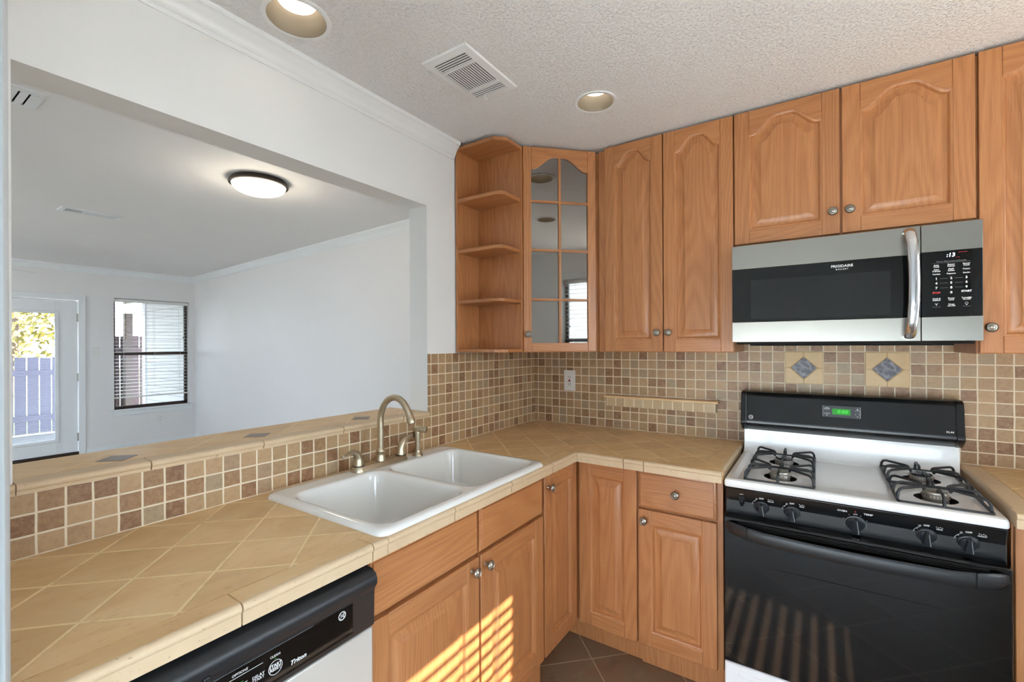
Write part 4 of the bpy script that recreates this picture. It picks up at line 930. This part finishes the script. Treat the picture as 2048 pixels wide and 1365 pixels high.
# far living room window: local x = +y of the world (left to right in view), out of the room = -x
def wallframe(x, y, z, rz): return Matrix.Translation((x, y, z)) @ Matrix.Rotation(rz, 4, 'Z')
w, h = WX[1]-WX[0], WX[3]-WX[2]
T1 = wallframe(XF, (WX[0]+WX[1])/2, WX[2], R(90))
fr = sash_window('window_1', T1, w, h, 0.14, M['brown'], ''); sill(T1, w, 0.14, fr)
blind('white slatted blind with open slats in the dark framed living room window', T1, w-0.012, h-0.004, 0.047, 0.048, 0.045, 4, (XF-0.045, (WX[0]+WX[1])/2, WX[3]), drop=h-0.13)
# kitchen window, behind and right of the camera: local x = -y, out = +x
T2 = wallframe(XR, (KW[0]+KW[1])/2, KW[2], R(-90)); w2, h2 = KW[1]-KW[0], KW[3]-KW[2]
fr = sash_window('window_2', T2, w2, h2, 0.14, M['brown'], ''); sill(T2, w2, 0.14, fr)
m = MB(T2)
for b in ((-w2/2-0.07, -w2/2, -0.016, 0, -0.0, h2+0.07), (w2/2, w2/2+0.07, -0.016, 0, -0.0, h2+0.07), (-w2/2, w2/2, -0.016, 0, h2, h2+0.07)): m.box(*b)
m.build('casing', M['trim'], fr, bevel=0.003)
blind('white slatted blind in the kitchen window, seen reflected in the corner cabinet glass', T2, w2-0.012, h2-0.004, 0.0455, 0.040, 0.045, -6, (XR+0.045, (KW[0]+KW[1])/2, KW[3]))
# glazed kitchen door, out of frame, added to let daylight in
m = MB(); xa, xb = XR+0.05, XR+0.09
for a, b in ((PD[0], PD[0]+0.06), ((PD[0]+PD[1])/2-0.04, (PD[0]+PD[1])/2+0.04), (PD[1]-0.06, PD[1])): m.box(xa, xb, a, b, 0, PD[3])
m.box(xa, xb, PD[0], PD[1], 0, 0.08); m.box(xa, xb, PD[0], PD[1], PD[3]-0.06, PD[3]); d2 = struct(m.build('door_added_glazed', M['trim'], smooth=0))
m = MB(); m.box(xa+0.018, xa+0.022, PD[0], PD[1], 0.08, PD[3]-0.06); m.build('glass', M['win'], d2, smooth=0)
m = MB(); m.box(0.1, 2.75, YK-0.08, YK-0.04, 0, 0.05); m.box(0.1, 2.75, YK-0.08, YK-0.04, 1.30, 1.35)  # unseen rear glazing, added low to bring more daylight into the kitchen
for a in (0.1, 0.96, 1.83, 2.70): m.box(a, a+0.05, YK-0.08, YK-0.04, 0.05, 1.30)
w4 = struct(m.build('window_added_rear', M['trim'], smooth=0))
m = MB(); m.box(0.1, 2.75, YK-0.062, YK-0.058, 0.05, 1.30); m.build('glass', M['win'], w4, smooth=0)
m = MB(); m.box(-25, 30, -25, YK-0.12, GZ-0.12, GZ-0.02); o = m.build('ground', M['gravel'], smooth=0); o['kind'] = 'structure'
# side window of the living room, out of frame, added for its daylight
m = MB()
for a, b in ((LW[0], LW[0]+0.05), ((LW[0]+LW[1])/2-0.03, (LW[0]+LW[1])/2+0.03), (LW[1]-0.05, LW[1])): m.box(a, b, -5.27, -5.23, LW[2], LW[3])
m.box(LW[0], LW[1], -5.27, -5.23, LW[2], LW[2]+0.05); m.box(LW[0], LW[1], -5.27, -5.23, LW[3]-0.05, LW[3]); w3 = struct(m.build('window_added_side', M['trim'], smooth=0))
m = MB(); m.box(LW[0], LW[1], -5.252, -5.248, LW[2], LW[3]); m.build('glass', M['win'], w3, smooth=0)
# living room patio door with blinds in the glass
TD = wallframe(XF, (DX[0]+DX[1])/2, 0, R(90)); dw = DX[1]-DX[0]
m = MB(TD); sl = 0.03; ga, gb, gz0, gz1 = -dw/2+0.205, dw/2-0.215, 0.262, 1.815; zb, zt_ = 0.085, DX[3]-0.020
m.box(-dw/2+0.02, ga, 0.02, 0.06, zb, zt_); m.box(gb, dw/2-0.012, 0.02, 0.06, zb, zt_); m.box(ga, gb, 0.02, 0.06, zb, gz0); m.box(ga, gb, 0.02, 0.06, gz1, zt_)
dl_ = struct(m.build('door_1', M['trim'], bevel=0.002, smooth=0))
m = MB(TD); f = 0.03
for b in ((ga-f, ga+0.004), (gb-0.004, gb+f)): m.box(b[0], b[1], 0.008, 0.02, gz0-f, gz1+f)
m.box(ga, gb, 0.008, 0.02, gz0-f, gz0+0.004); m.box(ga, gb, 0.008, 0.02, gz1-0.004, gz1+f); m.build('glass_frame', M['trim'], dl_, bevel=0.004)
m = MB(TD); m.box(ga, gb, 0.028, 0.031, gz0, gz1); m.box(ga, gb, 0.050, 0.053, gz0, gz1); m.build('glass', M['win'], dl_, smooth=0)
m = MB(TD)
for k in range(int((gz1-gz0)/0.019)):
    z = gz0+0.01+k*0.019; m.box(ga, gb, 0.034, 0.048, z-0.0009, z+0.0009)
m.build('blind_slats', M['white'], dl_, smooth=0)
m = MB(TD)
for b in ((dw/2-0.010, dw/2+0.055), (-dw/2-0.055, -dw/2+0.010)): m.box(b[0], b[1], -0.015, 0.0, 0, DX[3]+0.055)
m.box(-dw/2, dw/2, -0.015, 0.0, DX[3], DX[3]+0.055); m.build('casing', M['trim'], dl_, bevel=0.003)
m = MB(TD); m.box(-dw/2, dw/2, 0.0, 0.12, 0, 0.082); m.build('threshold', M['bronze'], dl_, bevel=0.003)
for z in (0.27, 1.02, 1.77):
    m = MB(TD); m.box(dw/2-0.022, dw/2-0.004, 0.004, 0.020, z-0.05, z+0.05); m.tube([(dw/2-0.013, 0.004, z-0.05), (dw/2-0.013, 0.004, z+0.05)], 0.006, 8); m.build('hinge', M['knob'], dl_, smooth=40)

# ------------------------------------------------------------------ outside: patio, fence, siding, trees
sbox('patio_slab', paint('grey_concrete', (150, 150, 152), 0.85), (-9.9, XF-0.14, -6.5, 3.4, GZ-0.1, GZ))
m = MB(); m.box(-40, -9.9, -25, 25, GZ-0.12, GZ-0.02); o = m.build('lawn', foliage_mat('sunlit_grass', (62, 74, 30), (92, 92, 44)), smooth=0); o['kind'] = 'structure'
m = MB(); m.box(XR+0.14, 30, -25, 25, GZ-0.12, GZ-0.02); o = m.build('ground', paint('pale_ground', (190, 188, 182), 0.9), smooth=0); o['kind'] = 'structure'
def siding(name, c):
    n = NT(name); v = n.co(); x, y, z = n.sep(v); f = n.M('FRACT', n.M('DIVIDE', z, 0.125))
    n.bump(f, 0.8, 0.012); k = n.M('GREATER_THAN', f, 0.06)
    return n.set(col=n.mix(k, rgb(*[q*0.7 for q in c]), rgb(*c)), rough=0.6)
sbox('wall_sun_blocker', siding('sun_blocker_siding', (226, 226, 224)), (8.0, 8.3, -4.2, -0.38, GZ, 6.0))  # unseen wall, added to cut the edge of the sun patch
sbox('wall_shade_block', siding('shade_block_siding', (214, 212, 206)), (XF-0.14, XR+0.14, -5.3, 0.7, 2.62, 5.4))  # unseen block over the rooms, added to keep sun off fence and patio
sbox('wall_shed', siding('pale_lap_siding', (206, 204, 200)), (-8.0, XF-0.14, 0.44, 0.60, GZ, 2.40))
struct(MB().box(-7.97, -8.10, 0.415, 0.62, GZ, 2.40).build('trim_7', M['trim'], bevel=0.003))
m = MB(); m.box(-9.6, XF-0.14, -6.5, 3.4, 2.36, 2.42)
for k in range(17): m.box(-9.55, XF-0.14, -6.4+k*0.58, -6.36+k*0.58, 2.22, 2.36)
m.box(-9.55, -9.40, -6.5, 0.36, 2.02, 2.36)
struct(m.build('patio_cover', paint('grey_patio_lumber', (150, 142, 134), 0.8), smooth=0))
for i, yy in enumerate((0.62, -3.4)):
    m = MB(); m.box(-9.54, -9.42, yy-0.06, yy+0.06, GZ, 2.04); o = m.build('patio_post', paint('brown_post_paint', (74, 62, 56), 0.7), bevel=0.004)
    tag(o, 'square brown post of the patio cover outside the living room window' if i == 0 else 'square brown post of the patio cover outside the glazed door', 'post')
def fence(label, x, y0, y1, h, c, rail=True):
    t = thing('board_fence', label, 'fence', (x, (y0+y1)/2, GZ)); fm = paint('fence_colour_%d' % c[0], c, 0.8, 0.2, 60)
    m = MB(); y = y0
    while y < y1:
        m.box(x-0.012, x+0.012, y, min(y+0.135, y1), GZ+0.03, GZ+h-0.02*random.random()); y += 0.152
    m.build('boards', fm, t, world=True, smooth=0)
    m = MB(); m.box(x+0.012, x+0.05, y0, y1, GZ+0.25, GZ+0.34); m.box(x+0.012, x+0.05, y0, y1, GZ+h-0.32, GZ+h-0.23); m.build('rail', fm, t, world=True, smooth=0)
    y = y0+0.4
    while y < y1:
        m = MB(); m.box(x+0.012, x+0.10, y-0.045, y+0.045, GZ, GZ+h+0.03); m.build('post', fm, t, world=True, smooth=0); y += 2.2
    return t
fence('grey board fence with a bluish shade tint behind the glazed patio door', -9.75, -6.0, 0.20, 1.35, (142, 140, 164))  # blue cast of the shade is put into the board colour
fence('brown shaded board fence outside the left part of the living room window', -9.70, 0.26, 3.3, 1.74, (84, 68, 70))
def tree(label, x, y, h, r, c1, c2, n=2600):
    t = thing('tree', label, 'tree', (x, y, GZ)); m = MB(); m.tube([(0, 0, 0), (0.05, 0.02, h*0.3), (0.0, 0.1, h*0.6)], [0.16, 0.12, 0.06], 8); m.build('trunk', paint('bark_%d' % int(h*10), (96, 80, 66), 0.9), t)
    rnd = random.Random(int(h*100)+int(x)); m = MB()
    for k in range(n):
        while True:
            p = Vector((rnd.uniform(-1, 1), rnd.uniform(-1, 1), rnd.uniform(-1, 1)))
            if p.length < 1: break
        q = Vector((p.x*r, p.y*r, h*0.62+p.z*h*0.42)); s = rnd.uniform(0.06, 0.13)*r*0.5
        a = Vector((rnd.uniform(-1, 1), rnd.uniform(-1, 1), rnd.uniform(-1, 1))).normalized(); b = a.orthogonal().normalized(); cc = a.cross(b)
        m._add([q-b*s, q+cc*s*0.5, q+b*s, q-cc*s*0.5], [(0, 1, 2, 3)])
    m.build('crown', foliage_mat('leaves_%d' % int(h*10), c1, c2), t, smooth=0)
tree('sunlit yellow green tree seen above the fence through the glazed patio door', -15.0, -3.0, 4.2, 2.3, (84, 88, 28), (128, 116, 46))
tree('paler yellow tree farther back, right of the one above the shade tinted fence', -19.5, 0.6, 5.0, 2.4, (96, 92, 32), (140, 124, 54))
tree('green tree behind the patio post in the living room window', -16.0, 5.4, 4.6, 2.4, (60, 76, 28), (104, 102, 40))
